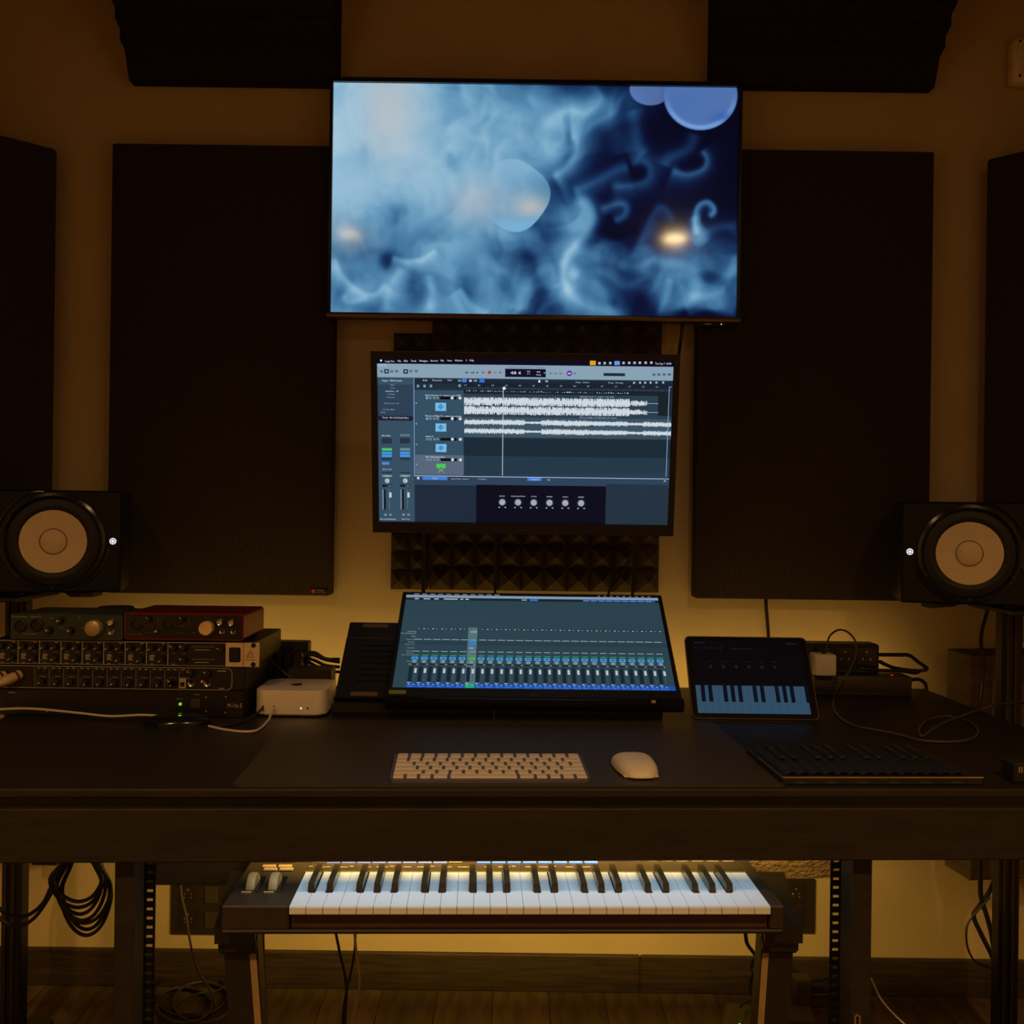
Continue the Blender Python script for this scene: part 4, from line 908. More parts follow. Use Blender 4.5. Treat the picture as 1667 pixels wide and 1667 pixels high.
# top mixer unit with brushed panel
uT, w_, h_ = unit('rack_preamp', 'black eight-channel rack preamp with brushed silver end plate, topmost of the rack stack', 'rack unit', XR_ - .51, XR_, zm + .0005, zt, .23, M_blackm, inset=.012)
MB().box(-w_ / 2, w_ / 2 - 54 / rs_, -.002, .003, 0, h_).build('front_panel', pm('panel_black', (.010, .009, .008), .35), uT)
q = off(396.5, 1066, uT); MB().box(q.x + .0006, w_ / 2, -.0022, .003, 0, h_).build('rack_ear', M_silver, uT); MB().box(w_ / 2 - 54 / rs_, q.x - .0004, -.0024, .003, 0, h_).build('switch_plate', M_silver, uT)
q = off(383, 1068, uT); MB().box(q.x - .0105, q.x + .0105, -.006, -.001, h_ / 2 - .0135, h_ / 2 + .0135, bev=.002, seg=1).build('power_rocker', M_blackg, uT)
for b_ in (.0045, h_ - .0045): MB().lathe([(.0045, -.0030), (.0045, -.0020)], 16, c=(w_ / 2 - 9 / rs_, 0, b_), M=None).build('rack_hole', pm('dark_hole', (.02, .005, .003), .8), uT)
m = MB(); cx_ = w_ / 2 - 14 / rs_
for i in range(3):
    a, b_ = [(cx_ - .007, h_ * .40), (cx_ + .007, h_ * .40), (cx_, h_ * .40 + .013)][i], [(cx_ + .007, h_ * .40), (cx_, h_ * .40 + .013), (cx_ - .007, h_ * .40)][i]
    d_ = Vector((b_[0] - a[0], 0, b_[1] - a[1])); n__ = Vector((-d_.z, 0, d_.x)).normalized() * .0004
    m.add([(a[0] - n__.x, -.0026, a[1] - n__.z), (b_[0] - n__.x, -.0026, b_[1] - n__.z), (b_[0] + n__.x, -.0026, b_[1] + n__.z), (a[0] + n__.x, -.0026, a[1] + n__.z)], [(0, 1, 2, 3)])
m.lathe([(.0022, -.0026), (.0028, -.0026)], 14, c=(cx_, 0, h_ * .40 + .005), cap=False)
text_on(m, 'behringer', cx_, h_ * .27, .0028, -.0026, 'c', .020); m.build('maker_print', M_black, uT)
m = MB(); m.quad(-w_ / 2, w_ / 2 - 54 / rs_, h_ - .0016, h_ - .0006, -.0024); m.quad(-w_ / 2, w_ / 2 - 54 / rs_, .0006, .0014, -.0024)
for k_ in range(9):
    xx = 274 - 34.8 * k_; q = onrow(uT, xx, 0); m.quad(q.x - .0006, q.x + .0006, .001, h_ - .001, -.0024)
    if k_ > 0:
        q = onrow(uT, xx + 9, 0)
        for j in range(4): m.quad(q.x - .0045, q.x + .0045 - (j == 1) * .002, h_ * .22 + j * .0028, h_ * .22 + j * .0028 + .0014, -.0023)
    for d_ in (9, 26): q = onrow(uT, xx + d_, 0); m.quad(q.x - .003, q.x + .003, h_ * .525, h_ * .525 + .0008, -.0023); m.quad(q.x - .0025, q.x + .0025, .0026, .0036, -.0023)
    q = onrow(uT, xx + 27, 0); m.quad(q.x - .0025, q.x + .0025, h_ - .0045, h_ - .003, -.0023)
for rr_ in (.80, .28):
    for j in range(8): q = onrow(uT, 314 + j * 4.6, 0); m.quad(q.x, q.x + .0028, h_ * rr_, h_ * rr_ + .0008, -.0023)
    q = onrow(uT, 318, 0); m.quad(q.x, q.x + .026, h_ * (rr_ - .13), h_ * (rr_ - .13) + .0010, -.0023)
m.build('panel_print', M_print, uT)['kind'] = 'stuff'
for k_ in range(8):
    xx = 274 - 34.8 * (k_ + 1)
    for d_, zz in ((9, .76), (26, .76), (26, .28)):
        o_ = knob(uT, xx + d_, 1066, 5.7, 'black', 222); o_.location = onrow(uT, xx + d_, h_ * zz) + Vector((0, -.002, 0))
for a, zz, r_ in ((284, .78, 6), (300, .78, 6), (300, .26, 6), (360, .72, 5)):
    o_ = knob(uT, a, 1066, r_, 'black', 150); o_.location = onrow(uT, a, h_ * zz) + Vector((0, -.002, 0))

# ---- red audio interface on top
fz0 = zt + .003; Yr = 1.868
rL, rR = W(202, 1020, Yr).x, W(397, 1020, Yr).x; rT = W(300, 998, Yr).z
t_ = thing('audio_interface', 'red metal audio interface with silver volume knob, on top of the rack stack', 'audio interface', ((rL + rR) / 2, Yr, zt)); PW[t_.name] = Vector(((rL + rR) / 2, Yr, zt)); uR = t_
w_ = rR - rL; h_ = rT - zt
def rrect(w__, z0, z1, R_, n__=5):
    o__ = []
    for cx__, cz__, a0__ in ((w__ / 2 - R_, z0 + R_, -90), (w__ / 2 - R_, z1 - R_, 0), (-w__ / 2 + R_, z1 - R_, 90), (-w__ / 2 + R_, z0 + R_, 180)):
        for i in range(n__ + 1): a = radians(a0__ + 90 * i / n__); o__.append((cx__ + R_ * cos(a), cz__ + R_ * sin(a)))
    return o__
MB().prism(rrect(w_, .004, h_, .006), 0, .150).build('shell', M_red, t_, True)
MB().prism(rrect(w_ - .006, .007, h_ - .003, .004), -.0012, .001).build('front_panel', pm('panel_black2', (.008, .007, .007), .3), t_)
for sx_ in (-1, 1):
    for y_ in (.02, .13): MB().lathe([(.006, 0), (.006, .004)], 12, c=(sx_ * (w_ / 2 - .015), y_, 0), axis='z').build('foot', M_rubber, t_)
def rk(a, b_, r_, kind, line=None, name='knob', pl=Yr - .001): return knob(uR, a, b_, r_, kind, line, name, plane=pl)
rk(338, 1022, 11.5, 'gold', None); rk(359.5, 1012, 5.2, 'metal', 60); rk(378, 1013, 5.2, 'metal', 60)
for a in (362, 380): rk(a, 1028, 4.4, 'jack', name='jack')
for a in (222, 274): rk(a, 1017, 8.5, 'combo', name='combo_socket')
for a in (243, 297): rk(a, 1008, 4.8, 'black', 120)
o_ = rk(256.5, 1027, 2.6, 'metal', name='switch')
m = MB(); offr = lambda p_, y_: W(p_, y_, Yr) - PW[uR.name]
q = offr(208, 1033); text_on(m, 'Scarlett', q.x, q.z, .0026, -.0014, width=.015); q = offr(224, 1033); text_on(m, '6i6', q.x, q.z, .0032, -.0014, width=.007)
q = offr(333, 1006); text_on(m, 'MONITOR', q.x, q.z, .0018, -.0014, width=.011); q = offr(237, 1030); text_on(m, 'INST  PAD', q.x, q.z, .0016, -.0014, width=.014); q = offr(290, 1031); text_on(m, 'INST  PAD', q.x, q.z, .0016, -.0014, width=.014)
q = offr(311, 1031); text_on(m, 'USB', q.x, q.z, .0016, -.0014, width=.010); q = offr(238, 1019); text_on(m, 'GAIN', q.x, q.z, .0015, -.0014, width=.012); q = offr(292, 1019.5); text_on(m, 'GAIN', q.x, q.z, .0015, -.0014, width=.012); q = offr(369, 1029); text_on(m, '+48', q.x, q.z, .0014, -.0014, width=.004)
for a in (258, 308): q = offr(a, 1003); m.quad(q.x, q.x + .0005, q.z - .019, q.z, -.0014)
m.build('lettering', pm('grey_print', (.22, .20, .18), .6), uR)
# ---- teal audio interface
Yt = 1.868; a0_ = W(17, 1020, Yt).x; a1_ = W(200, 1020, Yt).x; tT = W(100, 1000, Yt).z
uG = thing('audio_interface', 'teal metal audio interface with one big cream knob, on top of the rack stack', 'audio interface', ((a0_ + a1_) / 2, Yt, zt)); PW[uG.name] = Vector(((a0_ + a1_) / 2, Yt, zt)); w_ = a1_ - a0_; h_ = tT - zt
MB().prism(rrect(w_, .002, h_, .004), 0, .13).build('shell', M_teal, uG, True)
for sx_ in (-1, 1): MB().box(sx_ * (w_ / 2 - .01) - .006, sx_ * (w_ / 2 - .01) + .006, .01, .12, 0, .003).build('foot', M_rubber, uG)
gk = lambda a, b_, r_, kind, line=None, name='knob': knob(uG, a, b_, r_, kind, line, name, plane=Yt)
for a, b_ in ((34, 1019), (60, 1018)): gk(a, b_, 10, 'combo', name='combo_socket')
q = W(155, 1022, Yt) - PW[uG.name]; MB().lathe([(.0155, .001), (.0160, -.008), (.0140, -.014), (.008, -.0165), (.0001, -.017)], 30).build('volume_knob', pm('cream_metal', (.55, .42, .24), .4, metal=.5), uG, True, loc=(q.x, 0, q.z))
for a, b_ in ((99, 1010), (81, 1025.5), (116, 1026)): gk(a, b_, 6.0, 'black', None); q = W(a - .7, b_, Yt) - PW[uG.name]; MB().lathe([(.0030, -.010), (.0022, -.0125), (.0001, -.013)], 14).build('knob_cap', M_chrome, uG, True, loc=(q.x, 0, q.z))
gk(183, 1012, 5.5, 'metal', None, name='knob'); gk(182, 1029, 5.0, 'jack', name='headphone_jack')
q = W(182, 1029, Yt) - PW[uG.name]; MB().lathe([(.0012, -.0025), (.0001, -.003)], 10).build('jack_light', M_lred, uG, loc=(q.x, 0, q.z))
m = MB(); og = lambda p_, y_: W(p_, y_, Yt) - PW[uG.name]
for tx, a, b_, hh, ww in (('PreSonus', 20, 1005, .0036, .028), ('AudioBox iTwo', 49, 1005, .0030, .022), ('MIC/INST/LINE', 37, 1032.5, .0020, .024), ('48V', 82, 1007, .0018, .005), ('LINE', 97, 1022.5, .0018, .006), ('MIX', 132, 1023, .0018, .006), ('USB', 126, 1006, .0018, .006)):
    q = og(a, b_); text_on(m, tx, q.x, q.z, hh, -.0006, width=ww)
m.build('lettering', M_print, uG)
# ---- little black metronome puck behind the teal unit
q = W(174, 1004, 1.99); t_ = thing('black_puck', 'low black gadget with one shiny button behind the teal interface', 'gadget', (q.x, 2.035, zt))
MB().lathe([(.034, 0), (.036, .004), (.036, .044), (.033, .048), (.0001, .048)], 28, axis='z').build('body', M_black, t_, True)
q = W(182, 996, 1.995) - t_.location; MB().lathe([(.0055, 0), (.0055, -.010), (.004, -.012), (.0001, -.012)], 14).build('button', M_chrome, t_, True, loc=(q.x, -.034, q.z))

# ---- black puck with green light and the white cable
q = P(290, 1180, DZ); t_ = thing('usb_hub', 'flat black hub with a green light lying before the rack stack', 'hub', (q.x, q.y, DZ), (0, 0, radians(12)))
m = MB(); prof = [(-.058, .0), (-.03, -.026), (.02, -.03), (.056, -.008), (.050, .02), (.0, .030), (-.045, .024)]
n_ = len(prof); vv = []
for z_, k_ in ((0, 1), (.008, 1), (.016, .8), (.019, .45)): vv += [(x_ * k_, y_ * k_, z_) for x_, y_ in prof]
ff = [tuple(reversed(range(n_))), tuple(range(3 * n_, 4 * n_))]
for j in range(3): ff += [(j * n_ + i, j * n_ + (i + 1) % n_, (j + 1) * n_ + (i + 1) % n_, (j + 1) * n_ + i) for i in range(n_)]
m.add(vv, ff); m.build('case', M_blackg, t_, True)
MB().lathe([(.003, 0), (.003, .0015), (.0001, .002)], 10, c=(.004, -.012, .0178), axis='z').build('led', M_lgreen, t_)
zc_ = DZ + .0026
wc = [W(-20, 1156, 1.845), W(30, 1153.5, 1.84), W(70, 1155, 1.835), W(130, 1161, 1.83), (W(180, 1166, 1.825)), W(230, 1164, 1.825), W(268, 1166, 1.82)]
wc = [Vector((p_.x, p_.y, max(p_.z, zc_))) for p_ in wc]
cable('white_cable', 'white cable running along the desk before the rack stack', wc, .0022, M_cabw)
a = wc[-1]; rm = MB().tube([Vector((0, 0, 0)), Vector((.014, -.001, 0)), Vector((.028, -.001, 0))], .0024, 8, sub=3).build('red_cable_marker', pm('red_sleeve', (.55, .02, .04), .5), loc=a + Vector((.002, 0, .0)))
tag(rm, 'red sleeve on the end of the white cable', 'sleeve')
pw = mz(446, 1153) + Vector((q0.x, q0.y, DZ))
pw = W(446, 1153, P(471, 1168, DZ).y - .003)
wc = [P(340, 1182, zc_), P(362, 1187, zc_), P(395, 1191, zc_), P(420, 1188, zc_), W(437, 1172, pw.y - .035), W(441, 1160, pw.y - .018), pw]
cable('white_cable', 'short white cable curling into the front of the silver computer', wc, .0022, M_cabw)
pk = W(427, 1153, pw.y)
cable('black_cable', 'black cable plugged into the front of the silver computer', [P(352, 1183, zc_), P(375, 1180, zc_), P(400, 1174, zc_), W(417, 1163, pk.y - .022), pk], .0024, M_cabk)
# ---- power bricks, small tray and cables behind the silver computer
q = W(465, 1062, 2.16); zt2 = W(465, 1046, 2.16).z
t_ = thing('power_strip', 'black upright power strip with adaptors behind the silver computer', 'power strip', (q.x, 2.16, DZ))
MB().box(-.045, .045, .012, .05, 0, zt2 - DZ, bev=.003, seg=1).build('strip_body', M_black, t_)
for i in range(4): MB().box(-.040 + i * .0205, -.0225 + i * .0205, -.03, .012, .018, zt2 - DZ - .017, bev=.002, seg=1).build('adaptor', pm('adaptor_black', (.018, .015, .012), .35), t_)
MB().box(-.02, .042, -.036, .006, 0, .016, bev=.002, seg=1).build('strip_foot', M_black, t_)
q = W(505, 1098, 2.09); t_ = tag(MB().box(-.045, .045, 0, .06, 0, W(505, 1088, 2.09).z - DZ, bev=.003, seg=1).build('storage_box', pm('brown_black', (.035, .024, .013), .5), loc=(q.x, 2.075, DZ)), 'low dark box behind the silver computer', 'box')
cable('grey_cable', 'thin pale cable slanting down behind the silver computer', [W(432, 1070, 2.10), W(452, 1086, 2.065), W(477, 1107, 2.035)], .0022, M_cabg)
for i, (dz_, dy_) in enumerate(((0, 0), (8, .02), (16, .04), (-5, .05))):
    cable('black_cable', ('topmost', 'second', 'third', 'lowest')[(1, 2, 3, 0)[i]] + ' black cable of the bundle between power strip and laptop stand', [W(496, 1066 + dz_ * .5, 2.15 + dy_ * .4), W(512, 1067 + dz_, 2.15 + dy_ * .5), W(530, 1074 + dz_ + i, 2.15 + dy_ * .5), W(553, 1078 + dz_, 2.16 + dy_ * .5)], .0032, M_cabk, 'cables by the power strip')

# ================================================================== right side of the desk
q = W(1407, 1110, 2.19); lx0, lx1 = W(1325, 1110, 2.19).x, W(1484, 1110, 2.19).x
pb = thing('adaptor_box', 'flat dark box with a red light under the socket block', 'box', ((lx0 + lx1) / 2, 2.185, DZ)); w_ = lx1 - lx0
zb_ = W(1400, 1100, 2.19).z - DZ
MB().box(-w_ / 2, w_ / 2, 0, .095, 0, zb_, bev=.004, seg=2).build('case', pm('brown_black', (.035, .024, .013), .5), pb, True)
MB().box(-w_ / 2 + .004, w_ / 2 - .008, -.002, .001, zb_ * .25, zb_ * .42).build('groove_strip', M_desk2, pb)
q = W(1453, 1096, 2.195) - pb.location; MB().lathe([(.0025, zb_ - .001), (.0025, zb_ + .0015), (.0001, zb_ + .002)], 10, c=(q.x, .014, 0), axis='z').build('led', M_lred, pb)
sx0, sx1 = W(1300, 1070, 2.22).x, W(1430, 1070, 2.22).x; sz1 = W(1370, 1048, 2.22).z
sb = thing('socket_block', 'black block of power sockets with a white charger plugged in', 'power strip', ((sx0 + sx1) / 2, 2.215, DZ + zb_)); w_ = sx1 - sx0; h_ = sz1 - DZ - zb_
MB().box(-w_ / 2, w_ / 2, 0, .055, 0, h_, bev=.003, seg=1).build('body', M_black, sb)
for i in range(3):
    cx_ = -w_ / 2 + w_ * (.30 + .27 * i); MB().box(cx_ - .021, cx_ + .021, -.0015, .001, h_ * .18, h_ * .9, bev=.001, seg=1).build('socket_face', M_blackg, sb)
    for dx_, dz_ in ((0, .74), (-.008, .5), (.008, .5)): MB().lathe([(.0018, -.0022), (.0018, -.001)], 8, c=(cx_ + dx_, 0, h_ * dz_)).build('socket_contact', M_chrome, sb)
q = W(1344.5, 1101, 2.165); cs = 35 / F * 2.165
ch = thing('charger', 'white cube phone charger in the socket block', 'charger', (q.x, 2.165, q.z))
MB().box(-cs / 2, cs / 2, 0, .047, 0, cs * 1.0, bev=.004, seg=3).build('cube', M_white, ch, True)
MB().box(-.004, .004, .012, .020, cs - .001, cs + .012, bev=.001, seg=1).build('cable_plug', M_black, ch)
zd = DZ + .0034
pts = [W(1345, 1062, 2.18), W(1347, 1046, 2.18), W(1352, 1034, 2.17), W(1365, 1025.5, 2.15), W(1380, 1029, 2.12), W(1392, 1043, 2.09), W(1394, 1062, 2.05), W(1386, 1085, 2.0), W(1372, 1110, 1.95), P(1359, 1135, zd + .012), P(1357, 1150, zd), P(1366, 1166, zd), P(1390, 1181, zd), P(1425, 1188, zd), P(1460, 1195, zd), P(1500, 1205, zd), P(1545, 1207.5, zd), P(1580, 1203, zd), P(1592, 1190, zd), P(1578, 1175, zd), P(1545, 1166, zd), P(1513, 1171, zd), P(1497, 1185, zd), P(1502, 1198, zd + .004), P(1530, 1180, zd + .004), P(1565, 1166, zd + .004), P(1615, 1149, zd + .012), W(1667, 1144, 1.84), W(1715, 1146, 1.84), Vector((1.03, 1.86, .70)), Vector((1.06, 1.90, .50)), Vector((1.07, 1.93, .25)), Vector((1.08, 1.95, .02))]
cable('charging_cable', 'thin grey charging cable looping from the white charger across the desk', pts, .0021, M_cabg)
ps = sb.location
cable('black_cable', 'thick black cable leaving the end of the socket block', [Vector((sx1, 2.235, sz1 - .025)), W(1462, 1066, 2.24), W(1480, 1067, 2.24), W(1494, 1077, 2.245), W(1509, 1089, 2.25), W(1490, 1092, 2.25), W(1455, 1087, 2.24), W(1432, 1077, 2.23)], .0042, M_cabk)
cable('black_cable', 'black cable lying across the flat dark box', [W(1395, 1085, 2.195), W(1405, 1089, 2.185), W(1430, 1091, 2.19), W(1462, 1092, 2.20), W(1490, 1096, 2.22), W(1497, 1092, 2.23)], .0034, M_cabk)
cable('black_cable', 'black cable dropping behind the desk from the flat dark box', [W(1482, 1107, 2.235), W(1496, 1106, 2.26), W(1506, 1113, 2.285), W(1508, 1124, 2.32)], .0042, M_cabk)
cable('black_cable', 'black cable hanging down the wall behind the tablet', [W(1247, 974, 2.385), W(1247, 985, 2.38), W(1249, 1010, 2.375), W(1251, 1040, 2.37), W(1251, 1085, 2.36)], .0042, M_cabk)

# ---- soft wave-keyed controller
s0_ = P(1274, 1279, DZ); s1_ = P(1601, 1279, DZ); sang = atan2(s1_.y - s0_.y, s1_.x - s0_.x); sw_ = (s1_ - s0_).length
sbk = P(1245, 1214, DZ + .014); sd = (sbk - s0_).dot(Vector((-sin(sang), cos(sang), 0)))
se = thing('wave_controller', 'black soft-keyed music controller with a bright metal front edge', 'music controller', (s0_.x, s0_.y, DZ), (0, 0, sang))
MB().box(0, sw_, 0, sd, 0, .011, bev=.002, seg=1).build('case', M_black, se)
MB().box(.0, sw_, -.0012, .0015, .0105, .0128, bev=.0006, seg=1).build('front_edge', pm('edge_metal', (.75, .52, .28), .3, metal=.9), se)
MB().box(-.0012, .0012, -.001, sd * .62, .0105, .0128, bev=.0005, seg=1).build('side_edge', pm('edge_metal2', (.4, .33, .25), .35, metal=.9), se)
nk = 14; wk = (sw_ - .03) / nk
def wave_me(w__, d0, d1, hgt):
    b__ = MB(); n__ = 8; vv = []; 
    for i in range(n__ + 1):
        t__ = i / n__; z__ = .0005 + hgt * sin(pi * t__) ** 1.2
        for y__, k__ in ((d0, .5), (d0 + .012, 1), (d1 - .02, 1), (d1, .6)): vv.append((t__ * w__, y__, z__ * k__))
    ff = [(i * 4 + j, (i + 1) * 4 + j, (i + 1) * 4 + j + 1, i * 4 + j + 1) for i in range(n__) for j in range(3)]
    return b__.add(vv, ff).mesh('soft_key', pm('silicone', (.014, .013, .014), .5, var=.1), True)
wm = wave_me(wk - .0006, .016, sd - .012, .007); bk = MB().box(-.0045, .0045, sd * .50, sd - .014, .003, .0085, bev=.002, seg=1).mesh('raised_key', pm('silicone', (.014, .013, .014), .5)); ln = MB().box(-.0004, .0004, sd - .055, sd - .016, .0084, .0088).mesh('key_line', pm('line_print', (.16, .13, .10), .4))
for i in range(nk):
    share('soft_key', wm, se, (.010 + i * wk, 0, .011))
    if i % 7 in (0, 1, 3, 4, 5) and i < nk - 1:
        o_ = share('raised_key', bk, se, (.010 + (i + 1) * wk, 0, .011)); share('key_line', ln, o_, (0, 0, 0))
for i in range(6): MB().box(.018 + i * .046, .033 + i * .046, -.0006, .001, .0035, .006).build('port_mark', pm('port_dim', (.05, .04, .025), .4), se)
# ---- black box with white lettering at the right end
q = P(1652, 1276, DZ); bx_ = thing('black_case', 'black desktop box with white lettering beside the soft-keyed controller', 'box', (q.x, q.y, DZ), (0, 0, PHI))
MB().box(0, .12, 0, .04, 0, .030, bev=.003, seg=1).build('case', pm('matte_black', (.008, .006, .005), .7), bx_)
m = MB(); text_on(m, 'III', .0045, .0165, .0085, -.0006, width=.010); m.build('lettering', M_gold, bx_)
# ================================================================== studio speakers on stands
SPZ0 = .957; SPH = .205; SPW = .332; SPD = .25; TOE = radians(16)
def speaker(side, xin, label):
    """lying on its side, woofer towards the desk; local x=0 is the inner edge, the box runs outwards"""
    z0 = SPZ0
    t = thing('studio_speaker', label, 'speaker', (xin, 2.05, z0), (0, 0, -side * TOE if False else side * -TOE))
    X = lambda d: side * d
    def bx(a, b, *r, **k): return MB().box(min(X(a), X(b)), max(X(a), X(b)), *r, **k)
    bx(0, SPW, .004, SPD, 0, SPH, bev=.004, seg=2).build('cabinet', M_black, t, True)
    bx(.001, SPW - .001, 0, .008, .001, SPH - .001, bev=.003, seg=1).build('baffle', pm('baffle_black', (.006, .005, .004), .5, spec=.3), t)
    cx, cz = X(.127), SPH / 2
    MB().lathe([(.098, .001), (.097, -.005), (.091, -.007), (.086, -.004), (.084, .0005)], 56, c=(cx, 0, cz), cap=False).build('woofer_frame', M_blackg, t, True)
    MB().lathe([(.086, -.0005), (.081, -.001), (.075, -.004), (.069, -.004), (.0635, -.0010), (.061, -.0002)], 56, c=(cx, 0, cz), cap=False).build('surround', M_rubber, t, True)
    co = MB().lathe([(.0668, -.0011), (.060, -.0014), (.045, -.0007 - .0006), (.030, -.0010), (.0245, -.0010)], 56, c=(cx, 0, cz), cap=False)
    co = MB().lathe([(.0625, -.0030), (.060, -.0030), (.050, -.0022), (.036, -.0015), (.0001, -.0013)], 56, c=(cx, 0, cz), cap=False).build('cone', M_cone, t, True)
    MB().lathe([(.0258, -.0019), (.0258, -.0026), (.0244, -.0026), (.0244, -.0019)], 40, c=(cx, 0, cz), cap=False).build('dust_cap_ring', pm('ring_brown', (.10, .045, .02), .7), t, True)
    MB().lathe([(.0243, -.0020), (.020, -.0045), (.012, -.0068), (.005, -.0077), (.0001, -.0078)], 40, c=(cx, 0, cz), cap=False).build('dust_cap', M_cone, t, True)
    # raised arc moulded round the woofer on its outer side
    for a0, a1, r in ((100, 170, .1045), (-75, -8, .1035)):
        a0, a1 = (a0, a1) if side < 0 else (180 - a1, 180 - a0)
        if side > 0 and a0 > 90: pass
        pts = [Vector((cx + r * cos(radians(a0 + (a1 - a0) * i / 14)), -.001, cz + min(max(r * sin(radians(a0 + (a1 - a0) * i / 14)), -SPH / 2 + .004), SPH / 2 - .004))) for i in range(15)]
        MB().tube(pts, .0022, 6, sub=1).build('moulded_arc', M_blackg, t, True)
    for i in range(6):
        a = radians(30 + 60 * i); MB().lathe([(.0026, -.0065), (.0026, -.0075), (.0001, -.008)], 8, c=(cx + .0925 * cos(a), 0, cz + .0925 * sin(a) * .98)).build('screw', M_black, t)
    # tweeter
    tx = X(.270); MB().lathe([(.056, .000), (.055, -.003), (.048, -.003), (.030, .0002), (.016, -.0004)], 40, c=(tx, 0, cz), cap=False).build('tweeter_horn', pm('horn_black', (.02, .016, .012), .35), t, True)
    MB().lathe([(.0165, -.0005), (.012, -.006), (.006, -.0085), (.0001, -.009)], 24, c=(tx, 0, cz), cap=False).build('tweeter_dome', pm('dome', (.06, .04, .025), .3), t, True)
    # lit round emblem of three crossed forks
    em = thing_part(t, 'emblem', (X(.0165), -.0006, cz + .001))
    return t
def thing_part(t, name, loc):
    m = MB(); m.lathe([(.0050, 0), (.0050, -.0006), (.0064, -.0006), (.0064, 0)], 24, cap=False)
    for i in range(3):
        a = radians(90 + 60 * i); d = Vector((cos(a), 0, sin(a))) * .0052; n = Vector((-sin(a), 0, cos(a))) * .0007
        m.add([-d - n + Vector((0, -.0006, 0)), d - n + Vector((0, -.0006, 0)), d + n + Vector((0, -.0006, 0)), -d + n + Vector((0, -.0006, 0))], [(0, 1, 2, 3)])
    return m.build(name, M_lwhite, t, loc=loc)
xl = W(198, 882, 2.05).x; xr = W(1467, 897, 2.05).x
sL = speaker(-1, xl, 'black studio speaker with pale cone beyond the rack stack')
sR = speaker(1, xr, 'black studio speaker with pale cone beyond the socket block')
def sp_stand(s, xc, yc, label):
    t = thing('speaker_stand', label, 'speaker stand', (xc, yc, 0))
    MB().box(min(s * -.03, s * .16), max(s * -.03, s * .16), -.12, .12, 0, .014, bev=.003, seg=1).build('base_plate', M_blackm, t)
    MB().box(min(s * -.04, s * .10), max(s * -.04, s * .10), -.10, .10, SPZ0 - .018, SPZ0 - .008, bev=.002, seg=1).build('top_plate', M_blackm, t)
    MB().box(-.021, .021, -.018, .018, .014, SPZ0 - .018, bev=.004, seg=1).build('column', pm('stand_dark', (.012, .009, .006), .4, metal=.3), t)
    for d in (-.012, .004): MB().cyl((d, -.020, .014), (d, -.020, SPZ0 - .018), .0035, 8).build('rail', pm('rail_metal', (.06, .045, .028), .4, metal=.6), t)
    for d in (s * -.02, s * .07):
        for e in (-.06, .06): MB().box(d - .014, d + .014, e - .014, e + .014, SPZ0 - .008, SPZ0, bev=.002, seg=1).build('pad', M_rubber, t)
    return t
sp_stand(-1, W(31, 990, 2.09).x, 2.09, 'black column speaker stand behind the rack stack end of the desk')
sp_stand(1, W(1642, 1080, 2.09).x, 2.09, 'black column speaker stand behind the charging cable end of the desk')
for px0, px1, yy, lab in ((112, 136, 968, 'black wedge pad under the speaker beyond the rack stack'), (1530, 1555, 986, 'black wedge pad under the speaker beyond the socket block')):
    a, b = W(px0, yy, 2.03), W(px1, yy, 2.03); m = MB(); dep = SPZ0 - W((px0 + px1) / 2, yy + 4, 2.03).z
    m.prism([(-.03, -.0), (-.016 if px0 < 800 else -.028, -.010), (.016 if px0 > 800 else .028, -.0095 if px0 < 800 else -.006), (.03, 0)], 0, .05)
    o = m.build('isolation_pad', M_rubber, loc=((a.x + b.x) / 2, 2.04, SPZ0)); tag(o, lab, 'pad')
cable('speaker_cable', 'black cable hanging from the speaker beyond the socket block', [W(1609, 980, 2.205), W(1606, 1000, 2.205), W(1599, 1025, 2.205), W(1597, 1050, 2.20), W(1601, 1075, 2.19), W(1599, 1110, 2.18), W(1594, 1150, 2.17), W(1590, 1200, 2.17)], .0042, M_cabk)

# ---- dark wooden box on the wall behind the stand
a = W(1543, 1058, 2.31); zb0 = W(1580, 1433, 2.24).z
wb_ = tag(MB().box(0, .34, 0, .10, 0, a.z - zb0, bev=.003, seg=1).build('wall_cabinet', pm('cabinet_wood', (.10, .065, .032), .6, var=.3, scale=10, stretch=(1, 1, 6)), loc=(a.x + .022, 2.235, zb0)), 'dark wooden box fixed low on the wall behind the speaker stand', 'cabinet')
wb_.rotation_euler = (0, 0, radians(8))

# ================================================================== piano keyboard under the desk
KZ = .574
p0 = P(360, 1475, KZ); p1 = P(1277, 1475, KZ); KA = atan2(p1.y - p0.y, p1.x - p0.x); KW_ = (p1 - p0).length
kd_ = .285; kc_ = (p0 + p1) / 2
RK = Matrix.Rotation(KA, 3, 'Z')
def KL(px, py, z=KZ): return RK.transposed() @ (P(px, py, z) - Vector((kc_.x, kc_.y, 0)))
kz0 = KZ - .040
pk_ = thing('piano_keyboard', 'black forty-nine key music keyboard with white and black keys under the desk', 'music keyboard', (kc_.x, kc_.y, 0), (0, 0, KA))
M_kbody = pm('keyboard_body', (.030, .020, .010), .45, var=.15, scale=40)
kx0 = KL(468, 1482).x; kx1 = KL(1256, 1479).x; kyb = KL(860, 1421).y; kyf = .004
hw = KW_ / 2
MB().box(-hw, kx0 - .001, 0, kd_, kz0 + .006, KZ, bev=.002, seg=1).build('left_cheek', M_kbody, pk_)
MB().box(kx1 + .001, hw, 0, kd_, kz0 + .006, KZ, bev=.002, seg=1).build('right_cheek', M_kbody, pk_)
MB().box(kx0 - .001, kx1 + .001, kyb + .004, kd_, kz0 + .006, KZ).build('control_panel', M_kbody, pk_)
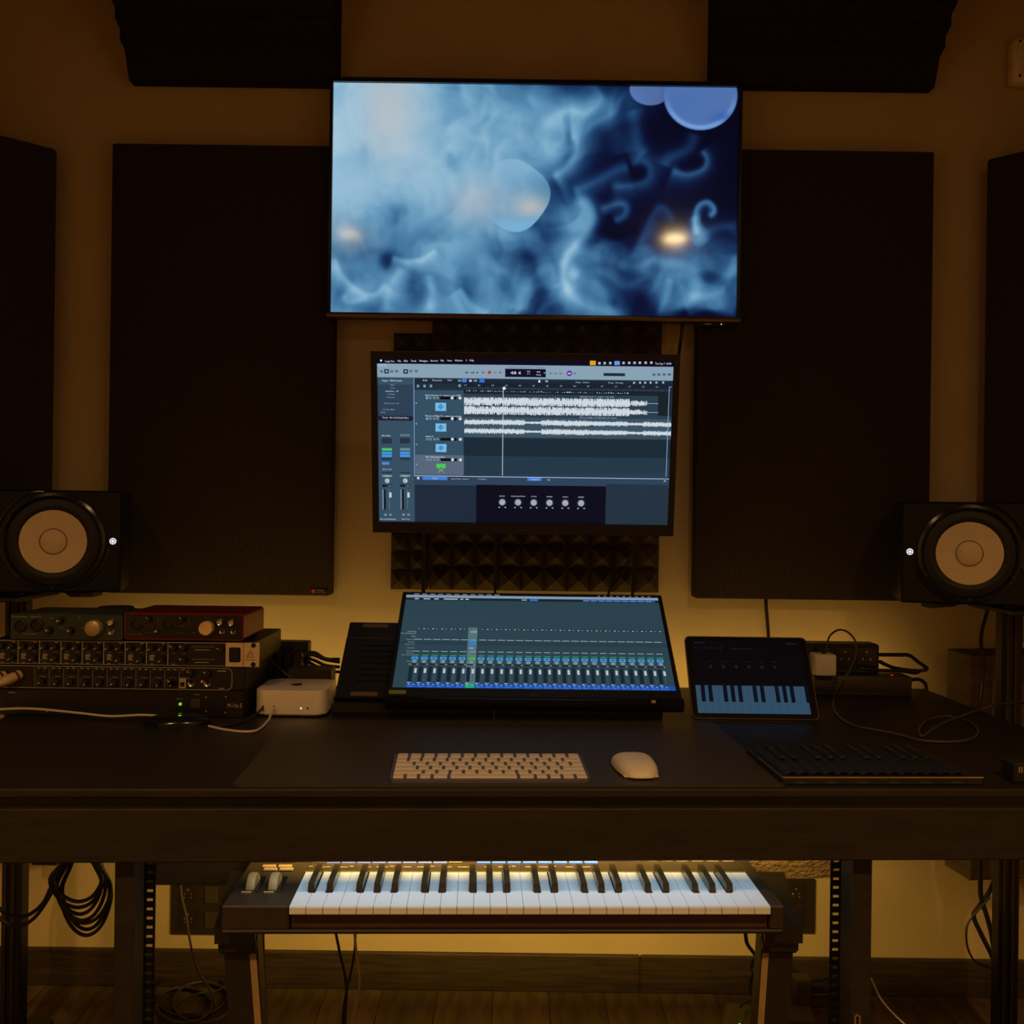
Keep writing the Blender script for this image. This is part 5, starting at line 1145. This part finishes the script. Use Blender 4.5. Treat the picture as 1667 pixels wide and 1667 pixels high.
MB().box(kx0 - .001, kx1 + .001, kyb, kyb + .004, KZ - .012, KZ + .0015).build('key_edge_trim', pm('trim_gold', (.16, .11, .05), .4), pk_)
MB().box(-hw, hw, .0, kd_, kz0, kz0 + .006, bev=.002, seg=1).build('base', M_black, pk_)
MB().box(kx0, kx1, .012, .020, kz0 + .006, KZ - .013).build('front_rail', pm('rail_brown', (.075, .030, .014), .5), pk_)
nw = 29; wk_ = (kx1 - kx0) / nw; kt = KZ + .001
kyf = KL(860, 1477).y
def white_key(cl, cr):
    w = wk_ - .0006; d = kyb - kyf; hs = .085            # cut-outs left and right where black keys sit
    poly = [(0, 0), (w, 0), (w, d - hs)]
    if cr: poly += [(w - cr, d - hs), (w - cr, d)]
    else: poly += [(w, d)]
    if cl: poly += [(cl, d), (cl, d - hs), (0, d - hs)]
    else: poly += [(0, d)]
    n = len(poly); b = MB()
    b.add([(x_, y_, 0) for x_, y_ in poly] + [(x_, y_, -.011) for x_, y_ in poly], [tuple(range(n)), tuple(reversed(range(n, 2 * n)))] + [(i, i + n, (i + 1) % n + n, (i + 1) % n) for i in range(n)])
    b.box(.0006, w - .0006, -.0018, .0, -.010, -.0012)
    return b.mesh('white_key', M_keyw)
cut = .0055; shapes = {}
patt = {0: (0, cut), 1: (cut * .8, cut * .8), 2: (cut, 0), 3: (0, cut), 4: (cut * .7, cut * .9), 5: (cut * .9, cut * .7), 6: (cut, 0)}
for k, (l, r) in patt.items(): shapes[k] = white_key(l, r)
shapes['end'] = white_key(0, 0)
for i in range(nw): share('white_key', shapes['end' if i == nw - 1 else i % 7], pk_, (kx0 + i * wk_ + .0005, kyf, kt))
bw = .0105; bl = .082; b = MB()
b.add([(-bw / 2, 0, -.004), (bw / 2, 0, -.004), (bw / 2, bl, -.004), (-bw / 2, bl, -.004), (-bw / 2 + .0008, .004, .0115), (bw / 2 - .0008, .004, .0115), (bw / 2 - .0008, bl, .0125), (-bw / 2 + .0008, bl, .0125)], [(0, 3, 2, 1), (4, 5, 6, 7), (0, 1, 5, 4), (1, 2, 6, 5), (2, 3, 7, 6), (3, 0, 4, 7)])
bkm = b.mesh('black_key', M_keyb)
for i in range(nw - 1):
    if i % 7 in (0, 1, 3, 4, 5):
        o_ = {0: -.0018, 1: .0018, 3: -.0022, 4: 0, 5: .0022}[i % 7]
        share('black_key', bkm, pk_, (kx0 + (i + 1) * wk_ + o_, kyb - bl, kt))
# wheels
for a, lab in ((412, 'pitch_wheel'), (448, 'modulation_wheel')):
    q = KL(a, 1440); m = MB(); m.lathe([(.024, -.006), (.025, -.004), (.025, .004), (.024, .006)], 32, axis='x', c=(0, 0, 0)); m.build(lab, pm('wheel_rubber', (.62, .38, .13), .5, var=.1), pk_, True, loc=(q.x, q.y, KZ - .008))
    MB().box(-.0105, .0105, -.030, .032, -.001, .0006).build(lab + '_slot', M_blackg, pk_, loc=(q.x + .003, q.y, KZ + .0002)); MB().box(-.010, .004, -.0330, -.0300, 0, .0015).build(lab + '_light', pm('wheel_mark', (.6, .45, .24), .4), pk_, loc=(q.x, q.y, KZ))
# little buttons and lit pads
bt = MB().box(-.0105, .0105, -.006, .006, 0, .003, bev=.001, seg=1).mesh('button', pm('grey_button', (.42, .28, .12), .5)); 
for a, c in ((440, 1417), (466, 1417), (438, 1412), (464, 1412), (447, 1402.5), (473, 1402.5)):
    q = KL(a, c); share('button', bt, pk_, (q.x, q.y, KZ), scl=(1, .8, 1))
pads = {}
for nm, mt in (('v', M_lvio), ('b', M_lblue), ('g', pm('grey_button', (.42, .28, .12), .5))): pads[nm] = MB().box(-.0105, .0105, -.007, .007, 0, .003, bev=.001, seg=1).mesh('pad', mt)
ypad = KL(700, 1401.5).y
for i in range(18):
    cpx = 519 + i * 24.75
    k = 'g' if i in (0, 9) else ('v' if i < 9 else 'b')
    if i >= 10: cpx = 787 + (i - 10) * 24.9
    share('pad', pads[k], pk_, (KL(cpx, 1401.5).x, ypad - .004, KZ - .0005))
for i in range(9):
    q = KL(985 + i * 25, 1401.5); share('fader_mark', MB().box(-.009, .009, -.0015, .0015, 0, .001).mesh('fader_mark', M_gold), pk_, (q.x, ypad, KZ - .0002))
m = MB()
for i in range(22):
    q = KL(503 + i * 22, 1412 if i % 3 else 1411); m.box(q.x, q.x + .006 + .006 * ((i * 7) % 3), q.y, q.y + .002, KZ + .0, KZ + .0004)
m.build('panel_print', M_gold, pk_)['kind'] = 'stuff'

# ---- keyboard stand
st = thing('keyboard_stand', 'black folding stand carrying the music keyboard', 'keyboard stand', (kc_.x, kc_.y, 0), (0, 0, KA))
def leg(x0a, x1a, x0b, x1b, y0, y1, zt_):
    b = MB(); b.add([(x0b, y0, 0), (x1b, y0, 0), (x1b, y1, 0), (x0b, y1, 0), (x0a, y0, zt_), (x1a, y0, zt_), (x1a, y1, zt_), (x0a, y1, zt_)], [(0, 3, 2, 1), (4, 5, 6, 7), (0, 1, 5, 4), (1, 2, 6, 5), (2, 3, 7, 6), (3, 0, 4, 7)]); return b
def kx(px, py, yl):         # stand-local x of a pixel at depth yl
    r = ray(px, py); n = RK @ Vector((0, 1, 0)); o = Vector((kc_.x, kc_.y, 0)) + n * yl
    tt = (o.x * n.x + o.y * n.y) / (r.x * n.x + r.y * n.y); return (RK.transposed() @ (Vector((r.x * tt, r.y * tt, 0)) - Vector((kc_.x, kc_.y, 0)))).x
zl_ = kz0
M_std = pm('stand_metal', (.014, .010, .006), .5, metal=.1)
slope = lambda a, b, z: a + (b - a) * 1.0
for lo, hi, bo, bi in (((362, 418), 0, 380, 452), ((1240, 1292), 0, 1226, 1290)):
    x0, x1 = kx(lo[0], 1530, .06), kx(lo[1], 1530, .06)
    sh = (kx(bo, 1667, .06) - kx(lo[0], 1530, .06)) * 3.0 if lo[0] < 800 else (kx(bo, 1667, .06) - kx(lo[0], 1530, .06)) * 3.0
    leg(x0, x1, x0 + sh * .8, x1 + sh * .8, .055, .085, zl_ - .004).build('front_leg', M_std, st)
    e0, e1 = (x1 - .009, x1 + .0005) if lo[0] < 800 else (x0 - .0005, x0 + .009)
    leg(e0, e1, e0 + sh * .8, e1 + sh * .8, .0535, .056, zl_ - .05).build('lit_edge_band', pm('lit_edge_tan', (.30, .20, .085), .6), st)  # tan strip paints the lamplight along the inner edge of the leg
    r0, r1 = kx(lo[0] + 4, 1530, .2), kx(lo[1] - 6, 1530, .2)
    leg(r0, r1, r0 + sh * .7, r1 + sh * .7, .19, .215, zl_ - .02).build('rear_leg', M_std, st)
    MB().add([(x0 - .004, .03, zl_ - .026), (x1 + .004, .03, zl_ - .026), (r1 + .004, .25, zl_ - .026), (r0 - .004, .25, zl_ - .026), (x0 - .004, .03, zl_), (x1 + .004, .03, zl_), (r1 + .004, .25, zl_), (r0 - .004, .25, zl_)], [(0, 3, 2, 1), (4, 5, 6, 7), (0, 1, 5, 4), (1, 2, 6, 5), (2, 3, 7, 6), (3, 0, 4, 7)]).build('top_arm', M_std, st)
    MB().box(x0 - .002, x1 + .002, .04, .07, zl_ - .046, zl_ - .026, bev=.004, seg=1).build('hinge_block', M_rubber, st)
MB().box(kx(400, 1600, .2), kx(1255, 1600, .2), .195, .215, .235, .262).build('cross_bar', M_std, st) if False else None

# ================================================================== wall sockets below the desk
def socket_plate(px0, py0, px1, py1, sockets, switches, label):
    a, b = W(px0, py0, WY - .008), W(px1, py1, WY - .008); t = thing('wall_socket', label, 'wall socket', ((a.x + b.x) / 2, WY, b.z)); w = b.x - a.x; h = a.z - b.z
    MB().box(-w / 2, w / 2, -.008, 0, 0, h, bev=.003, seg=1).build('plate', pm('socket_black', (.03, .023, .013), .4), t)
    for sx_, sy_ in sockets:
        q = W(sx_, sy_, WY - .009) - t.location
        f_ = MB().box(q.x - .022, q.x + .022, -.0095, -.0075, q.z - .024, q.z + .024, bev=.001, seg=1).build('socket_face', pm('socket_face', (.025, .019, .011), .35), t)
        for dx_, dz_, r_ in ((0, .009, .0030), (-.0075, -.001, .0022), (.0075, -.001, .0022), (-.008, -.009, .0016), (.008, -.009, .0016)):
            MB().lathe([(r_ * .55, -.0096), (r_ * .6, -.0105), (r_, -.0102), (r_, -.0094)], 10, c=(q.x + dx_, 0, q.z + dz_)).build('pin_hole', M_chrome, f_)
    for sx_, sy_ in switches:
        q = W(sx_, sy_, WY - .009) - t.location; MB().box(q.x - .016, q.x + .016, -.012, -.0075, q.z - .020, q.z + .020, bev=.002, seg=1).build('switch', pm('switch_brown', (.06, .044, .022), .4), t)
socket_plate(278, 1433, 372, 1523, ((306, 1455), (306, 1495)), ((344, 1457), (344, 1498)), 'black wall socket plate with switches behind the wheels end of the music keyboard')
socket_plate(1236, 1430, 1327, 1521, ((1296, 1454), (1295, 1494)), ((1257, 1454), (1257, 1494)), 'black wall socket plate by the highest keys of the music keyboard')

# ================================================================== cables
# coil hanging under the desk on the left
t = thing('cable_coil', 'coil of black cable hanging under the desk beside the leg', 'cable coil', W(133, 1400, 1.86))
pts = []; rnd = random.Random(3)
for L_ in range(7):
    rx = .042 + .010 * rnd.random(); dep = .085 + .012 * L_ + .01 * rnd.random(); ox = (rnd.random() - .5) * .012
    for i in range(12):
        a = 2 * pi * i / 12; x_ = ox + rx * sin(a); z_ = -(1 - cos(a)) / 2 * dep + .02
        pts.append(Vector((x_ * (1.0 if cos(a) < .2 else .72), (L_ - 3) * .005 + .004 * sin(a * 2), z_)))
MB().tube(pts, .0034, 7, sub=4).build('cable_loops', M_cabk, t, True)
MB().tube([Vector((-.012, 0, .03)), Vector((0, -.022, .032)), Vector((.012, 0, .03)), Vector((0, .022, .032))], .004, 7, closed=True, sub=5).build('tie', M_cabk, t, True)
MB().cyl((0, 0, .03), (0, 0, DZ - .0305 - t.location.z), .003, 8).build('hook', M_blackm, t)
G = 'cables hanging at the coil'
cable('black_cable', 'black cable sagging from the coil past the desk end', [W(120, 1395, 1.87), W(100, 1415, 1.87), W(85, 1440, 1.87), W(70, 1470, 1.87), W(45, 1490, 1.87), W(20, 1491, 1.87), W(-5, 1475, 1.87), W(-25, 1440, 1.87), W(-35, 1390, 1.87)], .0036, M_cabk, G)
cable('black_cable', 'black cable sagging lower from the coil past the desk end', [W(125, 1395, 1.90), W(100, 1420, 1.90), W(80, 1460, 1.90), W(55, 1495, 1.90), W(28, 1507, 1.90), W(0, 1495, 1.90), W(-25, 1460, 1.90), W(-35, 1390, 1.90)], .0036, M_cabk)
cable('black_cable', 'black cable dropping straight beside the sagging pair', [W(42, 1395, 2.2), W(34, 1430, 2.2), W(33, 1470, 2.2), W(37, 1500, 2.2), W(36, 1530, 2.2), W(28, 1550, 2.2), W(20, 1610, 2.2)], .0042, M_cabk)
m = tag(MB().box(-.03, .03, 0, .03, 0, .12, bev=.003, seg=1).build('adaptor', M_black, loc=(W(62, 1415, 2.3).x, 2.33, W(62, 1417, 2.3).z)), 'black power adaptor hanging behind the sagging cables', 'adaptor')
# cables by the left socket and on the floor
cable('grey_cable', 'thin grey cable dropping past the wall socket to the floor', [W(294, 1434, 2.10), W(296, 1460, 2.10), W(303, 1490, 2.10), W(309, 1530, 2.10), W(318, 1570, 2.08), W(330, 1595, 2.05), W(341, 1610, 2.03), W(352, 1640, 2.0)], .0024, M_cabg)
fl_ = lambda px, py, dz=.004: P(px, py, dz)
for i, (cx_, cy_, rx, ry, lab) in enumerate(((310, 1618, 62, 34, 'loose grey cable loops on the floor under the wall socket'), (330, 1632, 50, 30, 'second loose cable loop on the floor under the wall socket'), (300, 1636, 46, 26, 'small cable loop on the floor beside the desk leg'))):
    pts = [fl_(cx_ + rx * cos(a) * (1 - .02 * k), cy_ + ry * sin(a) * (1 + .06 * k), .004 + .006 * k) for k in range(3) for a in [2 * pi * j / 10 + .4 for j in range(10)]]
    cable('floor_cable', lab, pts, .0030, M_cabg if i else M_cabk, 'cables on the floor')
cable('floor_cable', 'pale cable lying across the floor loops', [fl_(275, 1642, .03), fl_(300, 1628, .035), fl_(325, 1617, .035), fl_(350, 1614, .03), fl_(375, 1600, .02), fl_(390, 1585, .01)], .0024, M_cabg)
cable('grey_cable', 'thin pale cable hanging under the music keyboard', [W(577, 1515, 1.72), W(580, 1550, 1.73), W(585, 1590, 1.75), W(583, 1620, 1.76), W(577, 1645, 1.75), W(571, 1670, 1.75), W(572, 1740, 1.75)], .0022, pm('pale_cable', (.50, .43, .38), .5))
cable('black_cable', 'thin black cable hanging beside the pale one', [W(546, 1515, 1.72), W(553, 1550, 1.73), W(561, 1585, 1.75), W(564, 1612, 1.76), W(560, 1640, 1.77), W(558, 1670, 1.78), W(556, 1740, 1.80)], .0024, M_cabk)
cable('black_cable', 'black cable crossing between the two hanging cables', [W(579, 1515, 1.765), W(577, 1550, 1.775), W(571, 1585, 1.79), W(565, 1612, 1.80), W(562, 1660, 1.82), W(562, 1740, 1.85)], .0022, M_cabk)
cable('black_cable', 'straight black cable behind the stand leg', [W(427, 1500, 2.05), W(427, 1530, 2.05), W(428, 1570, 2.05), W(430, 1610, 2.05), W(432, 1660, 2.05)], .0046, M_cabk)
# right: sustain pedal lead and floor gadgets
cable('black_cable', 'black lead curving from under the keyboard to the floor', [W(1213, 1512, 1.80), W(1216, 1535, 1.80), W(1226, 1550, 1.82), W(1236, 1565, 1.85), W(1228, 1580, 1.9), W(1222, 1600, 2.0), W(1222, 1618, 2.1)], .0034, M_cabk)
cable('black_cable', 'black cable loop beside the leaning stand leg', [W(1244, 1548, 2.2), W(1228, 1558, 2.2), W(1224, 1575, 2.2), W(1232, 1598, 2.2), W(1240, 1606, 2.2)], .0036, M_cabk)
cable('black_cable', 'black cable ring lying by the baseboard', [fl_(1215, 1578, .02), fl_(1195, 1582, .02), fl_(1187, 1594, .01), fl_(1192, 1606, .006), fl_(1208, 1612, .006), fl_(1225, 1608, .008)], .0030, M_cabk)
for i, (cx_, cy_, rx, ry) in enumerate(((1320, 1575, 40, 22), (1335, 1600, 44, 20), (1330, 1620, 40, 18))):
    pts = [fl_(cx_ + rx * cos(a), cy_ + ry * sin(a), .01 + .01 * k + .03 * (2 - i)) for k in range(2) for a in [2 * pi * j / 10 for j in range(10)]]
    cable('floor_cable', ('uppermost', 'middle', 'lowest')[i] + ' cable ring heaped on the floor behind the stand', pts, .0032, M_cabg if i == 1 else M_cabk, 'cables heaped behind the stand')
q = fl_(1212, 1662, .05); t = thing('foot_pedal', 'small olive box with a green light on the floor by the stand leg', 'pedal', (q.x, q.y + .02, 0), (0, 0, radians(-18)))
MB().box(-.042, .042, -.05, .06, .004, .050, bev=.004, seg=1).build('case', pm('olive', (.075, .058, .020), .5), t)
MB().box(-.006, .004, -.03, .03, .050, .0512).build('green_stripe', pm('green_label', (.05, .16, .02), .5), t)
MB().lathe([(.0028, .050), (.0028, .0525), (.0001, .0535)], 10, c=(-.002, -.040, 0), axis='z').build('led', M_lgreen, t)
for a in (-.035, .035): MB().box(a - .006, a + .006, -.045, .055, 0, .004).build('foot', M_rubber, t)
cable('grey_cable', 'thin cable arching from the olive floor box', [fl_(1204, 1640, .058), fl_(1215, 1630, .066), fl_(1232, 1624, .05), fl_(1250, 1616, .02)], .0026, M_cabg)
q = fl_(1300, 1660, .03); t = thing('floor_box', 'dark brown box lying on the floor behind the stand leg', 'box', (q.x, q.y, 0), (0, 0, radians(-8)))
MB().box(-.035, .035, -.02, .06, 0, .035, bev=.003, seg=1).build('case', pm('brown_box', (.085, .055, .022), .6), t)
q = fl_(1298, 1640, .0); t = thing('floor_adaptor', 'upright brown adaptor standing behind the floor box', 'adaptor', (q.x, 2.30, 0)); MB().box(-.018, .018, -.02, .02, 0, .085, bev=.003, seg=1).build('case', pm('brown_adaptor', (.07, .05, .022), .6), t); MB().box(-.012, .012, -.0215, -.0195, .02, .06).build('rating_label', pm('brown_lab', (.09, .065, .03), .6), t)
# right end cables beyond the right leg
cable('black_cable', 'thick black cable twisting down beside the speaker stand', [W(1596, 1395, 2.17), W(1596, 1430, 2.17), W(1597, 1460, 2.17), W(1606, 1490, 2.16), W(1614, 1520, 2.15), W(1620, 1560, 2.15)], .0052, M_cabk)
cable('black_cable', 'thick black cable crossing the twisted one', [W(1628, 1410, 2.19), W(1610, 1452, 2.195), W(1592, 1478, 2.195), W(1585, 1492, 2.195), W(1597, 1520, 2.195), W(1612, 1550, 2.19), W(1620, 1570, 2.19)], .0050, M_cabk)
cable('grey_cable', 'thin grey cable bowing out beside the speaker stand', [W(1612, 1460, 2.13), W(1596, 1478, 2.13), W(1580, 1496, 2.13), W(1573, 1515, 2.13), W(1576, 1545, 2.13), W(1590, 1567, 2.13), W(1618, 1577, 2.13)], .0022, M_cabg)
cable('grey_cable', 'thin pale cable slanting to the floor beyond the desk leg', [W(1418, 1592, 2.0), W(1432, 1622, 1.95), W(1446, 1641, 1.9), W(1470, 1665, 1.85), W(1500, 1690, 1.8)], .0018, pm('pale_cable', (.50, .43, .38), .5))
# cables behind the screens
for a, y0, y1, lab in ((690, 866, 972, 'black cable straight down the foam seam below the upper monitor'), (807, 868, 972, 'thin black cable down the middle of the foam below the upper monitor')):
    cable('screen_cable', lab, [W(a + 1, y0 - 30, 2.28), W(a, y0, 2.30), W(a, (y0 + y1) / 2, 2.31), W(a - 1, y1, 2.31), W(a - 1, y1 + 60, 2.28), P(a - 1, 1105, DZ + .004)], .0046 if a < 700 else .0030, M_cabk)
cable('screen_cable', 'thin black cable leaning across the foam below the upper monitor', [W(1040, 850, 2.28), W(1034, 885, 2.30), W(1015, 930, 2.31), W(992, 962, 2.31), W(985, 1010, 2.30), P(985, 1108, DZ + .004)], .0026, M_cabk)
cable('screen_cable', 'black cable hanging at the foam edge below the upper monitor', [W(1038, 850, 2.30), W(1036, 900, 2.31), W(1030, 962, 2.31), W(1026, 1010, 2.30), P(1026, 1108, DZ + .004)], .0036, M_cabk)
cable('screen_cable', 'black cable between the television and the upper monitor', [W(1112, 515, 2.33), W(1110, 540, 2.33), W(1106, 570, 2.32), W(1101, 600, 2.2), W(1090, 640, 2.09)], .0036, M_cabk)
